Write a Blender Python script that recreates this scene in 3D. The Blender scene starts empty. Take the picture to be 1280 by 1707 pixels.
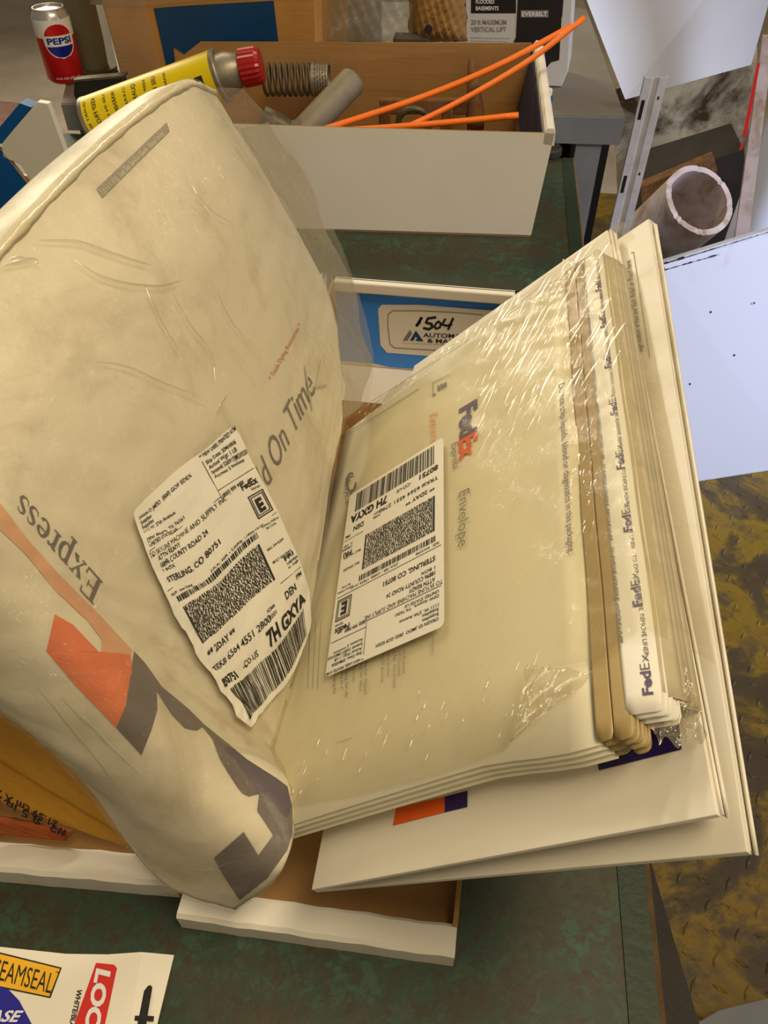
import bpy, bmesh, math, random
from mathutils import Vector as V, Matrix
from mathutils.bvhtree import BVHTree
from mathutils.geometry import tessellate_polygon
random.seed(7)
sc = bpy.context.scene
# ---------------------------------------------------------------- camera
W_, H_ = 1280., 1707.
FPX = 1300.; PITCH = math.radians(45.7); YAW = math.radians(7.35)
CAM = V((0, 0, .535))
FW = V((-math.sin(YAW)*math.cos(PITCH), math.cos(YAW)*math.cos(PITCH), -math.sin(PITCH)))
RT = V((math.cos(YAW), math.sin(YAW), 0)); UP = RT.cross(FW)
cd = bpy.data.cameras.new('camera'); cam = bpy.data.objects.new('camera', cd)
sc.collection.objects.link(cam); sc.camera = cam
cd.sensor_fit = 'VERTICAL'; cd.sensor_height = 24; cd.lens = FPX/H_*24; cd.clip_start = .01; cd.clip_end = 60
cam.location = CAM
cam.rotation_euler = Matrix((RT, UP, -FW)).transposed().to_euler()
# ---------------------------------------------------------------- light
sc.view_settings.view_transform = 'Standard'; sc.view_settings.look = 'None'
sc.view_settings.gamma = 1; sc.view_settings.exposure = 0
wd = bpy.data.worlds.new('world'); sc.world = wd; wd.use_nodes = True
wd.node_tree.nodes['Background'].inputs[0].default_value = (1, .80, .53, 1)
wd.node_tree.nodes['Background'].inputs[1].default_value = .155
def area(name, loc, tgt, sx, sy, power, col, spread=180):
    l = bpy.data.lights.new(name, 'AREA'); l.shape = 'RECTANGLE'; l.size = sx; l.size_y = sy
    l.energy = power; l.color = col; l.spread = math.radians(spread)
    o = bpy.data.objects.new(name, l); sc.collection.objects.link(o); o.location = loc
    o.rotation_euler = (V(tgt)-V(loc)).to_track_quat('-Z', 'Y').to_euler(); return o
area('ceiling_lamp', (.55, .15, 2.1), (-.02, .45, .1), 1.1, .45, 32, (1, .82, .53))
area('ceiling_lamp_front', (.35, -1.5, 1.3), (-.1, .7, .1), 1.0, .5, 3.5, (1, .82, .53))
area('film_glint_light', (-2.6, 4.3, 2.0), (0, .4, .2), 1.6, .25, 85, (1, .90, .68))  # added light, aimed so the shrink film reflects it in streaks
area('wrinkle_light_back', (-1.3, 2.7, 2.3), (0, .9, 0), 1.3, .2, 20, (1, .86, .60))  # added light at back left for film wrinkles to catch
area('daylight_door', (2.7, 1.0, .9), (.85, 1.75, -.5), 1.2, 1.2, 13.5, (.66, .73, 1), 60)

# ---------------------------------------------------------------- helpers
def ray(x, y): return RT*((x-640)/FPX) - UP*((y-853.5)/FPX) + FW
def Z(x, y, z): r = ray(x, y); return CAM + r*((z-CAM.z)/r.z)
def Y(x, y, yy): r = ray(x, y); return CAM + r*(yy/r.y)
def PL(x, y, p, n): r = ray(x, y); return CAM + r*((V(p)-CAM).dot(V(n))/r.dot(V(n)))
def lin(c): c /= 255.; return c/12.92 if c <= .04045 else ((c+.055)/1.055)**2.4
def rgb(r, g, b): return (lin(r), lin(g), lin(b), 1)

class NT:
    def __init__(s, name):
        s.m = bpy.data.materials.new(name); s.m.use_nodes = True
        s.n = s.m.node_tree.nodes; s.l = s.m.node_tree.links; s.b = s.n['Principled BSDF']
    def nd(s, t, **k):
        n = s.n.new(t)
        for a, v in k.items():
            if a[0] == 'i' and a[1:].isdigit(): n.inputs[int(a[1:])].default_value = v
            else: setattr(n, a, v)
        return n
    def co(s, scale=(1, 1, 1), kind='Object', rot=(0, 0, 0)):
        c = s.nd('ShaderNodeTexCoord'); m = s.nd('ShaderNodeMapping')
        m.inputs['Scale'].default_value = scale; src = c.outputs[kind]
        if any(rot):
            m0 = s.nd('ShaderNodeMapping'); m0.inputs['Rotation'].default_value = rot; s.l.new(src, m0.inputs[0]); src = m0.outputs[0]
        s.l.new(src, m.inputs[0]); return m.outputs[0]
    def noise(s, sc_, det=4, rough=.6, vec=None, dist=0):
        n = s.nd('ShaderNodeTexNoise'); n.inputs['Scale'].default_value = sc_
        n.inputs['Detail'].default_value = det; n.inputs['Roughness'].default_value = rough
        n.inputs['Distortion'].default_value = dist
        s.l.new(vec or s.co(), n.inputs['Vector']); return n.outputs[0]
    def ramp(s, fac, stops):
        r = s.nd('ShaderNodeValToRGB'); e = r.color_ramp.elements
        e[0].position, e[0].color = stops[0]; e[1].position, e[1].color = stops[-1]
        for p, c in stops[1:-1]: x = e.new(p); x.color = c
        s.l.new(fac, r.inputs[0]); return r.outputs[0]
    def mix(s, fac, a, b):
        m = s.nd('ShaderNodeMix', data_type='RGBA')
        for i, v in ((0, fac), (6, a), (7, b)):
            if hasattr(v, 'node'): s.l.new(v, m.inputs[i])
            else: m.inputs[i].default_value = v
        return m.outputs[2]
    def col(s, c):
        if hasattr(c, 'node'): s.l.new(c, s.b.inputs['Base Color'])
        else: s.b.inputs['Base Color'].default_value = c
    def bump(s, h, st=.3, d=.002):
        b = s.nd('ShaderNodeBump'); b.inputs['Strength'].default_value = st; b.inputs['Distance'].default_value = d
        s.l.new(h, b.inputs['Height']); s.l.new(b.outputs[0], s.b.inputs['Normal']); return b
g = lambda v: (v, v, v, 1)
def plain(name, c, rough=.6, metal=0, var=.12, sc_=18, bump=0, spec=.5, bsc=150):
    t = NT(name); a = tuple(x*(1-var) for x in c[:3])+(1,); b = tuple(min(1, x*(1+var)) for x in c[:3])+(1,)
    t.col(t.mix(t.ramp(t.noise(sc_, 5), [(.3, g(0)), (.7, g(1))]), a, b))
    t.b.inputs['Roughness'].default_value = rough; t.b.inputs['Metallic'].default_value = metal
    t.b.inputs['Specular IOR Level'].default_value = spec
    if bump: t.bump(t.noise(bsc, 4), bump)
    return t.m
M = {}
M['white'] = plain('white_card', rgb(232, 226, 214), .55, var=.03, sc_=9)
def dirty_white(name, base, dirt, lo=.52, hi=.75, sc_=14, rough=.45, bump=.25):
    t = NT(name); f = t.ramp(t.noise(sc_, 8, .65, dist=.6), [(lo, g(0)), (hi, g(1))])
    t.col(t.mix(f, base, dirt)); t.b.inputs['Roughness'].default_value = rough
    t.bump(t.noise(26, 5), bump, .003); return t.m
M['sheet'] = dirty_white('white_board', rgb(234, 228, 214), rgb(206, 194, 170), .5, .8, 10, .5, .05)
M['pak'] = dirty_white('white_mailer', rgb(228, 222, 204), rgb(160, 144, 112), .50, .90, 12, .5, .40)
M['envelope'] = dirty_white('envelope_board', rgb(236, 229, 204), rgb(222, 212, 182), .5, .8, 12, .45, .05)
M['label'] = plain('label_paper', rgb(236, 232, 222), .5, var=.015)
M['ink'] = plain('black_ink', rgb(28, 26, 28), .5, var=.05)
M['greyink'] = plain('grey_ink', rgb(128, 124, 116), .6, var=.05)
M['purple'] = plain('purple_ink', rgb(92, 78, 112), .5, var=.05)
M['deep_purple'] = plain('deep_purple_ink', rgb(40, 22, 96), .45, var=.05)
M['orange'] = plain('orange_ink', rgb(236, 96, 22), .5, var=.04)
M['pak_purple'] = plain('faded_purple_print', rgb(96, 88, 96), .5, var=.12, sc_=30)
M['pak_orange'] = plain('faded_orange_print', rgb(226, 112, 66), .5, var=.10, sc_=30)
M['pak_pale_orange'] = plain('pale_orange_print', rgb(222, 166, 134), .5, var=.10, sc_=30)
M['pak_red'] = plain('faded_red_print', rgb(208, 130, 96), .5, var=.05)
M['pak_grey'] = plain('faded_grey_print', rgb(150, 142, 136), .5, var=.1)
M['pale_orange'] = plain('faded_orange_text', rgb(238, 176, 128), .5, var=.05)
M['shade_card'] = plain('shaded_side_card', rgb(190, 178, 150), .6, var=.12, sc_=60)  # white card greyed to paint in the shade on the flap sides
M['brown_strip'] = plain('brown_glue_strip', rgb(178, 154, 104), .5, var=.10, sc_=30)
M['blue'] = plain('blue_print', rgb(56, 142, 252), .5, var=.04)
M['dark_blue'] = plain('dark_blue_print', rgb(0, 62, 108), .5, var=.15)
M['navy'] = plain('navy_print', rgb(14, 40, 78), .5)
M['bright_blue'] = plain('bright_blue_print', rgb(0, 84, 160), .5, var=.05)
M['black'] = plain('black_plastic', rgb(24, 22, 22), .4, var=.2)
M['red'] = plain('red_print', rgb(206, 36, 28), .5, var=.05)
M['canred'] = plain('red_can_paint', rgb(206, 24, 30), .3, metal=.3, var=.05)
M['canblue'] = plain('blue_can_paint', rgb(10, 28, 130), .3, var=.05)
M['cansilver'] = plain('can_aluminium', rgb(205, 205, 205), .3, metal=.7, var=.05)
M['canwhite'] = plain('white_can_paint', rgb(232, 232, 236), .3, var=.03)
M['redcap'] = plain('red_cap_plastic', rgb(168, 22, 24), .35, var=.1)
M['yellow'] = plain('yellow_label', rgb(238, 212, 12), .4, var=.04)
M['card_yellow'] = plain('amber_print', rgb(236, 178, 22), .5, var=.03)
M['card_blue'] = plain('royal_blue_print', rgb(28, 24, 150), .5, var=.04)
M['orange_stick'] = plain('orange_plastic', rgb(255, 122, 8), .45, var=.04)
M['steel'] = plain('dull_steel', rgb(150, 142, 124), .45, metal=.6, var=.25, sc_=40, bump=.2)
M['dark_steel'] = plain('dark_oiled_steel', rgb(96, 88, 70), .5, metal=.5, var=.3, sc_=60, bump=.3)
M['grey_rod'] = plain('grey_rod', rgb(140, 132, 112), .6, metal=.2, var=.15, sc_=40, bump=.2)
M['rust'] = plain('rusty_iron', rgb(118, 82, 46), .8, metal=.2, var=.4, sc_=60, bump=.5)
M['alu'] = plain('brushed_aluminium', rgb(205, 205, 212), .4, metal=.25, var=.15, sc_=30, bump=.15)
M['pvc'] = dirty_white('pvc_plastic', rgb(190, 176, 170), rgb(140, 112, 78), .45, .7, 14, .5)
M['cream_dirty'] = dirty_white('grimy_cream_metal', rgb(214, 200, 164), rgb(74, 52, 26), .44, .60, 5, .5, .3)
M['enamel'] = dirty_white('chipped_enamel', rgb(206, 212, 226), rgb(150, 158, 176), .6, .85, 6, .35, .05)
M['sheetwhite'] = plain('white_painted_sheet', rgb(200, 200, 200), .3, var=.04, sc_=3)
M['deskgrey'] = plain('grey_desk_paint', rgb(120, 124, 128), .5, var=.12, sc_=8)
M['deskdark'] = plain('worn_grey_top', rgb(118, 110, 96), .55, var=.2, sc_=8)
M['deskgreen'] = plain('grey_green_paint', rgb(138, 136, 112), .5, var=.15, sc_=10)
M['pump_black'] = plain('printed_black', rgb(30, 28, 28), .4, var=.2)
M['kraftbag'] = plain('brown_paper', rgb(150, 112, 58), .8, var=.2, sc_=30, bump=.4)
M['red_brown'] = plain('russet_paper', rgb(168, 84, 28), .7, var=.25, sc_=30)
def kraft(name, c, s=(1, 1, 1)):
    t = NT(name); v = t.co((6, 6, 260)); n = t.noise(1, 3, .5, v); n2 = t.noise(14, 5)
    c2 = tuple(x*.86 for x in c[:3])+(1,); c3 = tuple(min(1, x*1.1) for x in c[:3])+(1,)
    a = t.mix(t.ramp(n, [(.42, g(0)), (.6, g(1))]), c, c2)
    t.col(t.mix(t.ramp(n2, [(.4, g(0)), (.75, g(1))]), a, c3)); t.b.inputs['Roughness'].default_value = .8
    t.bump(n, .15, .001); return t.m
M['kraft'] = kraft('corrugated_kraft', rgb(158, 118, 66))
M['kraft_box'] = kraft('kraft_carton', rgb(186, 134, 66))
M['mailer'] = plain('kraft_mailer', rgb(206, 150, 44), .6, var=.10, sc_=20, bump=.2)
# workbench paint
t = NT('worn_green_bench_paint')
a = t.ramp(t.noise(9, 8, .7, dist=.6), [(.42, rgb(34, 60, 44)), (.60, rgb(58, 50, 30))])
b = t.ramp(t.noise(75, 9, .62, dist=.8), [(.48, g(0)), (.53, g(1))])
bm_ = t.nd('ShaderNodeMath', operation='MULTIPLY'); t.l.new(b, bm_.inputs[0]); t.l.new(t.ramp(t.noise(14, 6, .6), [(.42, g(.05)), (.60, g(1))]), bm_.inputs[1])
a = t.mix(bm_.outputs[0], a, rgb(46, 80, 60))
b1 = t.ramp(t.noise(130, 8, .65, dist=.5), [(.50, g(0)), (.60, g(1))])
a = t.mix(b1, a, rgb(52, 44, 26))
b2 = t.ramp(t.noise(9, 9, .8, dist=1.5), [(.68, g(0)), (.73, g(1))])
a = t.mix(b2, a, rgb(112, 100, 76)); t.col(a)
t.b.inputs['Roughness'].default_value = .55; t.bump(t.noise(60, 8), .3, .002); M['bench'] = t.m
M['bench_edge'] = plain('bench_edge_worn', rgb(112, 92, 66), .5, metal=.2, var=.3, sc_=50)
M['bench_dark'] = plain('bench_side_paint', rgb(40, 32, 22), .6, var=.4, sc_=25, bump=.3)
M['bench_green'] = plain('bench_rim_green', rgb(22, 44, 26), .55, var=.3, sc_=25, bump=.3)
# floors
t = NT('yellow_tread_plate')
a = t.ramp(t.noise(4.2, 8, .65, dist=.8), [(.40, rgb(68, 54, 26)), (.46, rgb(80, 64, 24)), (.52, rgb(132, 104, 6)), (.66, rgb(108, 86, 14))])
b = t.ramp(t.noise(16, 8, .7), [(.5, g(0)), (.68, g(1))])
t.col(t.mix(b, a, rgb(70, 60, 44))); t.b.inputs['Roughness'].default_value = .5; t.bump(t.noise(90, 6), .3, .003)
M['plate'] = t.m
M['concrete'] = plain('grey_concrete', rgb(178, 164, 146), .6, var=.2, sc_=3, bump=.1)
# clear films
def film(name, tint=(.97, .965, .95), milky=.10, gloss=.9, rough=.10, bsc=(9, 60, 20), bst=.9, bd=.004, mcol=None, rot=(0, 0, 0), fres=1.45, extra=0):
    t = NT(name); t.n.remove(t.b); out = t.n['Material Output']
    tr = t.nd('ShaderNodeBsdfTransparent'); tr.inputs[0].default_value = tint+(1,)
    gl = t.nd('ShaderNodeBsdfGlossy'); gl.inputs['Roughness'].default_value = rough; gl.inputs[0].default_value = (gloss, gloss, gloss, 1)
    df = t.nd('ShaderNodeBsdfDiffuse'); df.inputs[0].default_value = mcol or rgb(225, 222, 208)
    fr = t.nd('ShaderNodeFresnel'); fr.inputs[0].default_value = fres
    n1 = t.noise(1, 4, .6, t.co(bsc, rot=rot), .8); n2 = t.noise(60, 5, .6)
    mm = t.nd('ShaderNodeMath', operation='ADD'); t.l.new(n1, mm.inputs[0]); t.l.new(n2, mm.inputs[1])
    bp = t.nd('ShaderNodeBump'); bp.inputs['Strength'].default_value = bst; bp.inputs['Distance'].default_value = bd
    t.l.new(mm.outputs[0], bp.inputs['Height'])
    t.l.new(bp.outputs[0], gl.inputs['Normal'])
    fm = t.nd('ShaderNodeMath', operation='MULTIPLY'); t.l.new(fr.outputs[0], fm.inputs[0]); fm.inputs[1].default_value = .7
    fx = t.nd('ShaderNodeMath', operation='MINIMUM'); t.l.new(fm.outputs[0], fx.inputs[0]); fx.inputs[1].default_value = .22
    m1 = t.nd('ShaderNodeMixShader'); m1.inputs[0].default_value = milky
    t.l.new(tr.outputs[0], m1.inputs[1]); t.l.new(df.outputs[0], m1.inputs[2])
    ad = t.nd('ShaderNodeMath', operation='ADD'); t.l.new(fx.outputs[0], ad.inputs[0]); ad.inputs[1].default_value = extra; ad.use_clamp = True
    m2 = t.nd('ShaderNodeMixShader'); t.l.new(ad.outputs[0], m2.inputs[0])
    t.l.new(m1.outputs[0], m2.inputs[1]); t.l.new(gl.outputs[0], m2.inputs[2])
    t.l.new(m2.outputs[0], out.inputs[0]); return t.m
M['film_env'] = film('clear_shrink_film', (.965, .95, .885), .03, .95, .07, (26, 300, 26), .6, .0025, rot=(0, 0, -.85), extra=.015)
M['film_crinkle'] = film('crinkled_film', (.90, .87, .78), .14, .9, .10, (60, 260, 60), 1.0, .005, mcol=rgb(200, 188, 150), rot=(0, 0, -1.1), extra=.06)
M['film_loose'] = film('gathered_poly_film', (.93, .925, .90), .42, .9, .14, (16, 30, 16), 1.0, .010, mcol=rgb(176, 166, 140), extra=.02)
M['film_ridge'] = film('film_crease', (.97, .96, .92), .05, .95, .10, (3, 3, 3), .05, .0005, extra=.10)
M['film_highlight'] = plain('edge_highlight_film', rgb(214, 204, 172), .22, var=.05, bump=.5, bsc=90)  # cream tone that paints in the bright band on the bag edge
M['film_bag'] = film('cloudy_poly_film', (.985, .975, .95), .11, .9, .14, (16, 30, 16), 1.0, .010, mcol=rgb(222, 210, 180), fres=1.4)
M['film_clear'] = film('clear_plastic', (.93, .93, .93), .10, .9, .12, (12, 12, 12), .6, .005)
M['film_smoke'] = film('dusty_plastic_tube', (.80, .80, .76), .16, .9, .12, (6, 6, 3), .2, .003, mcol=rgb(150, 146, 128))

ROOT = {}   # object -> world matrix of its thing
def thing(name, label, cat, loc, group=None, basis=None):
    o = bpy.data.objects.new(name, None); sc.collection.objects.link(o); o.empty_display_size = .02
    m = Matrix.Translation(V(loc))
    if basis: m = m @ Matrix(basis).transposed().to_4x4()
    o.matrix_world = m; ROOT[o] = m.copy(); tag(o, label, cat, group); return o
def tag(o, label=None, cat=None, group=None, kind=None):
    if label: o['label'] = label
    if cat: o['category'] = cat
    if group: o['group'] = group
    if kind: o['kind'] = kind
    return o
def mesh(name, vs, fs, mats, parent=None, mi=None, smooth=False, loc=None, bevel=0, solid=0):
    """vs in world coordinates"""
    if not isinstance(mats, (list, tuple)): mats = [mats]
    if parent: mw = ROOT[parent]
    else:
        if loc is None:
            n = len(vs); loc = V((sum(v[0] for v in vs)/n, sum(v[1] for v in vs)/n, min(v[2] for v in vs)))
        mw = Matrix.Translation(V(loc))
    inv = mw.inverted()
    me = bpy.data.meshes.new(name); me.from_pydata([inv @ V(v) for v in vs], [], fs)
    for m in mats: me.materials.append(M[m] if isinstance(m, str) else m)
    if mi: me.polygons.foreach_set('material_index', mi)
    me.polygons.foreach_set('use_smooth', [smooth]*len(me.polygons)); me.update()
    o = bpy.data.objects.new(name, me); sc.collection.objects.link(o)
    ROOT[o] = mw
    if parent: o.parent = parent
    else: o.matrix_world = mw
    if bevel:
        b = o.modifiers.new('bevel', 'BEVEL'); b.width = bevel; b.segments = 2; b.limit_method = 'ANGLE'
    if solid:
        b = o.modifiers.new('solid', 'SOLIDIFY'); b.thickness = solid; b.offset = 0
    return o
def fixnorm(o):
    bm = bmesh.new(); bm.from_mesh(o.data); bmesh.ops.recalc_face_normals(bm, faces=bm.faces); bm.to_mesh(o.data); bm.free(); return o
def prism(name, pts, vec, mats, parent=None, mi3=(0, 0, 0), bevel=0, loc=None):
    """pts polygon, extruded by vec; material index for cap at pts, far cap, sides"""
    pts = [V(p) for p in pts]; n = len(pts); vec = V(vec); vs = pts+[p+vec for p in pts]
    fs = [tuple(range(n-1, -1, -1)), tuple(range(n, 2*n))]+[(i, (i+1) % n, (i+1) % n+n, i+n) for i in range(n)]
    return fixnorm(mesh(name, vs, fs, mats, parent, [mi3[0], mi3[1]]+[mi3[2]]*n, bevel=bevel, loc=loc))
def box(name, lo, hi, mat, parent=None, bevel=0):
    x0, y0, z0 = lo; x1, y1, z1 = hi
    return prism(name, [(x0, y0, z0), (x1, y0, z0), (x1, y1, z0), (x0, y1, z0)], (0, 0, z1-z0), mat, parent, bevel=bevel)
def frame(axis):
    a = V(axis).normalized(); u = a.orthogonal().normalized(); return a, u, a.cross(u)
def lathe(name, prof, base, axis, mats, parent=None, n=40, caps=True, mi=None, ridge=None, u0=None, smooth=True):
    """prof: (r,h) list along axis"""
    a, u, w = frame(axis)
    if u0 is not None: u = (V(u0)-a*V(u0).dot(a)).normalized(); w = a.cross(u)
    base = V(base); vs = []; fs = []; mm = []
    for k, (r, h) in enumerate(prof):
        for i in range(n):
            t = 2*math.pi*i/n; rr = r*(1+(ridge if ridge and i % 2 and 0 < k < len(prof)-1 else 0))
            vs.append(base+a*h+(u*math.cos(t)+w*math.sin(t))*rr)
    for k in range(len(prof)-1):
        for i in range(n):
            j = (i+1) % n; fs.append((k*n+i, k*n+j, (k+1)*n+j, (k+1)*n+i)); mm.append(mi[k] if mi else 0)
    if caps:
        fs.append(tuple(range(n-1, -1, -1))); mm.append(mi[0] if mi else 0)
        fs.append(tuple(range((len(prof)-1)*n, len(prof)*n))); mm.append(mi[-1] if mi else 0)
    o = mesh(name, vs, fs, mats, parent, mm)
    for p in o.data.polygons: p.use_smooth = smooth and len(p.vertices) == 4
    if smooth: o.data.set_sharp_from_angle(angle=math.radians(40))
    return o
def tube(name, path, r, mat, parent=None, n=12, closed=False):
    path = [V(p) for p in path]; vs = []; fs = []; m = len(path); pu = None
    for k, p in enumerate(path):
        d = (path[min(k+1, m-1)]-path[max(k-1, 0)]).normalized()
        if pu is None: pu = d.orthogonal().normalized()
        pu = (pu-d*pu.dot(d)).normalized(); w = d.cross(pu); rr = r[k] if isinstance(r, (list, tuple)) else r
        for i in range(n):
            t = 2*math.pi*i/n; vs.append(p+(pu*math.cos(t)+w*math.sin(t))*rr)
    for k in range(m-1):
        for i in range(n):
            j = (i+1) % n; fs.append((k*n+i, k*n+j, (k+1)*n+j, (k+1)*n+i))
    fs.append(tuple(range(n-1, -1, -1))); fs.append(tuple(range((m-1)*n, m*n)))
    return mesh(name, vs, fs, mat, parent, smooth=True)
def grid(name, f, nu, nv, mat, parent=None, smooth=True, keep=None, solid=0, loc=None):
    vs = [f(i/nu, j/nv) for i in range(nu+1) for j in range(nv+1)]; fs = []
    for i in range(nu):
        for j in range(nv):
            if keep and not keep((i+.5)/nu, (j+.5)/nv): continue
            a = i*(nv+1)+j; fs.append((a, a+nv+1, a+nv+2, a+1))
    used = sorted({k for q in fs for k in q}); mp = {k: i for i, k in enumerate(used)}
    return mesh(name, [vs[k] for k in used], [tuple(mp[k] for k in q) for q in fs], mat, parent, smooth=smooth, solid=solid, loc=loc)

# ------ flat print: 2-D shapes accumulated, then mapped on to a surface
_tc = {}
def glyphs(s, shear=0, off=0):
    k = (s, shear, off)
    if k in _tc: return _tc[k]
    c = bpy.data.curves.new('t', 'FONT'); c.body = s; c.size = 1; c.resolution_u = 3; c.offset = off; c.shear = shear
    o = bpy.data.objects.new('t', c); sc.collection.objects.link(o)
    dg = bpy.context.evaluated_depsgraph_get(); me = bpy.data.meshes.new_from_object(o.evaluated_get(dg))
    r = ([tuple(v.co[:2]) for v in me.vertices], [tuple(p.vertices) for p in me.polygons])
    bpy.data.objects.remove(o); bpy.data.curves.remove(c); bpy.data.meshes.remove(me)
    if r[0]:
        x0 = min(v[0] for v in r[0]); x1 = max(v[0] for v in r[0]); r = ([((v[0]-x0)/(x1-x0), v[1]/.70) for v in r[0]], r[1], (x1-x0)/.70)
    else: r = ([], [], 1)
    _tc[k] = r; return r
class Print:
    def __init__(s): s.v = []; s.f = []
    def add(s, vs, fs):
        o = len(s.v); s.v += vs; s.f += [tuple(i+o for i in q) for q in fs]
    def text(s, txt, o, ex, ey, shear=0, off=.012):
        """unit text box: ex = full width vector, ey = cap height vector (2-D)"""
        vs, fs, w = glyphs(txt, shear, off)
        s.add([(o[0]+ex[0]*x+ey[0]*y, o[1]+ex[1]*x+ey[1]*y) for x, y in vs], fs)
    def line(s, txt, x, y, h, w=None, off=.012):
        if w is None: w = glyphs(txt, 0, off)[2]*h
        s.text(txt, (x, y), (w, 0), (0, h), off=off)
    def rect(s, x0, y0, x1, y1, nx=1, ny=1):
        s.quad((x0, y0), (x1, y0), (x1, y1), (x0, y1), nx, ny)
    def quad(s, a, b, c, d, nx=1, ny=1):
        vs = []; L = lambda p, q, t: (p[0]+(q[0]-p[0])*t, p[1]+(q[1]-p[1])*t)
        for i in range(nx+1):
            p = L(a, b, i/nx); q = L(d, c, i/nx)
            vs += [L(p, q, j/ny) for j in range(ny+1)]
        s.add(vs, [(i*(ny+1)+j, (i+1)*(ny+1)+j, (i+1)*(ny+1)+j+1, i*(ny+1)+j+1) for i in range(nx) for j in range(ny)])
    def poly(s, pts, sub=0):
        tr = tessellate_polygon([[V((p[0], p[1], 0)) for p in pts]]); vs = list(pts); fs = [tuple(q) for q in tr]
        for _ in range(sub):
            nf = []; mid = {}
            def m(i, j):
                k = (min(i, j), max(i, j))
                if k not in mid: mid[k] = len(vs); vs.append(((vs[i][0]+vs[j][0])/2, (vs[i][1]+vs[j][1])/2))
                return mid[k]
            for a, b, c in fs:
                x, y, z = m(a, b), m(b, c), m(c, a); nf += [(a, x, z), (x, b, y), (z, y, c), (x, y, z)]
            fs = nf
        s.add(vs, fs)
    def frame(s, x0, y0, x1, y1, t):
        s.rect(x0, y0, x1, y0+t); s.rect(x0, y1-t, x1, y1); s.rect(x0, y0, x0+t, y1); s.rect(x1-t, y0, x1, y1)
    def stroke(s, pts, w):
        for (a, b) in zip(pts, pts[1:]):
            d = V((b[0]-a[0], b[1]-a[1])); 
            if d.length == 0: continue
            n = V((-d.y, d.x)).normalized()*w/2; e = d.normalized()*w*.25
            s.quad((a[0]-e.x+n.x, a[1]-e.y+n.y), (b[0]+e.x+n.x, b[1]+e.y+n.y), (b[0]+e.x-n.x, b[1]+e.y-n.y), (a[0]-e.x-n.x, a[1]-e.y-n.y))
    def emit(s, name, mat, parent, fn):
        return mesh(name, [fn(*p) for p in s.v], s.f, mat, parent)
def rr(x0, y0, x1, y1, r, n=6):
    """rounded rectangle outline"""
    out = []
    for cx, cy, a0 in ((x1-r, y1-r, 0), (x0+r, y1-r, 90), (x0+r, y0+r, 180), (x1-r, y0+r, 270)):
        out += [(cx+r*math.cos(math.radians(a0+90*k/n)), cy+r*math.sin(math.radians(a0+90*k/n))) for k in range(n+1)]
    return out
def ring(cx, cy, r0, r1, a0=0, a1=360, n=24, sx=1):
    return [(cx+sx*r1*math.cos(math.radians(a0+(a1-a0)*k/n)), cy+r1*math.sin(math.radians(a0+(a1-a0)*k/n))) for k in range(n+1)] + \
           [(cx+sx*r0*math.cos(math.radians(a0+(a1-a0)*k/n)), cy+r0*math.sin(math.radians(a0+(a1-a0)*k/n))) for k in range(n, -1, -1)]
def smoothstep(a, b, x): t = max(0, min(1, (x-a)/(b-a))); return t*t*(3-2*t)
def hsh(x, y, s=1.):
    return math.sin(x*12.9*s+y*7.3*s)*.5+math.sin(x*5.1*s-y*17.7*s+1.3)*.3+math.sin((x+y)*29*s+.7)*.2

# ================================================================ setting
def floor_plate():
    vs = []; fs = []
    def q(a, b, c, d): n = len(vs); vs.extend([a, b, c, d]); fs.append((n, n+1, n+2, n+3))
    z = -.9
    q((-.2, -.8, z), (2.6, -.8, z), (2.6, 3.4, z), (-.2, 3.4, z))
    s = .042
    for i in range(0, 36):
        for j in range(0, 46):
            x = .2+i*s; y = .1+j*s
            a = math.radians(45 if (i+j) % 2 else -45)+.35; c, sn = math.cos(a), math.sin(a); L, w, h = .015, .0042, .0018
            n = len(vs)
            for px, py, pz in ((-L, 0, 0), (0, -w, 0), (L, 0, 0), (0, w, 0), (-L*.5, 0, h), (L*.5, 0, h)):
                vs.append((x+px*c-py*sn, y+px*sn+py*c, z+.0002+pz))
            fs.extend([(n, n+1, n+4), (n+1, n+5, n+4), (n+1, n+2, n+5), (n+2, n+3, n+5), (n+3, n+4, n+5), (n+3, n, n+4)])
    return tag(mesh('floor', vs, fs, 'plate', loc=(0, 0, -.9)), kind='structure')
floor_plate()
tag(box('floor', (-6, -1, -.93), (-.2, 9, -.9), 'concrete'), kind='structure')
tag(box('floor', (-.2, 3.4, -.93), (5, 9, -.9), 'concrete'), kind='structure')

# workbench
BX = .1505
wb = thing('workbench', 'green painted steel workbench with chipped and rust-stained top under the boxes', 'workbench', (-.4, .5, -.9))
box('bench_top', (-1.6, -.35, -.03), (BX-.022, 1.40, 0), 'bench', wb)
prism('rim_strip', [(BX-.022, -.35, -.03), (BX-.004, -.35, -.03), (BX-.004, -.35, .0012), (BX-.022, -.35, .0012)], (0, 1.75, 0), 'bench_green', wb)
prism('edge_bead', [(BX-.004, -.35, -.03), (BX, -.35, -.03), (BX, -.35, -.001), (BX-.002, -.35, .0022), (BX-.004, -.35, .001)], (0, 1.752, 0), 'bench_edge', wb)
box('side_apron', (BX-.03, -.35, -.14), (BX-.006, 1.39, -.03), 'bench_dark', wb)
box('back_apron', (-1.5, 1.36, -.14), (BX-.03, 1.39, -.03), 'bench_dark', wb)
prism('lower_shelf', [(-1.5, -.3, -.62), (.455, -.3, -.62), (.356, .267, -.62), (.321, .442, -.62), (.29, .62, -.62), (.15, 1.3, -.62), (-1.5, 1.3, -.62)], (0, 0, .03), 'bench_dark', wb)
for x in (-1.5, .05):
    for y in (-.3, 1.3): box('leg', (x, y, -.9), (x+.05, y+.05, -.03), 'bench_dark', wb)

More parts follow.
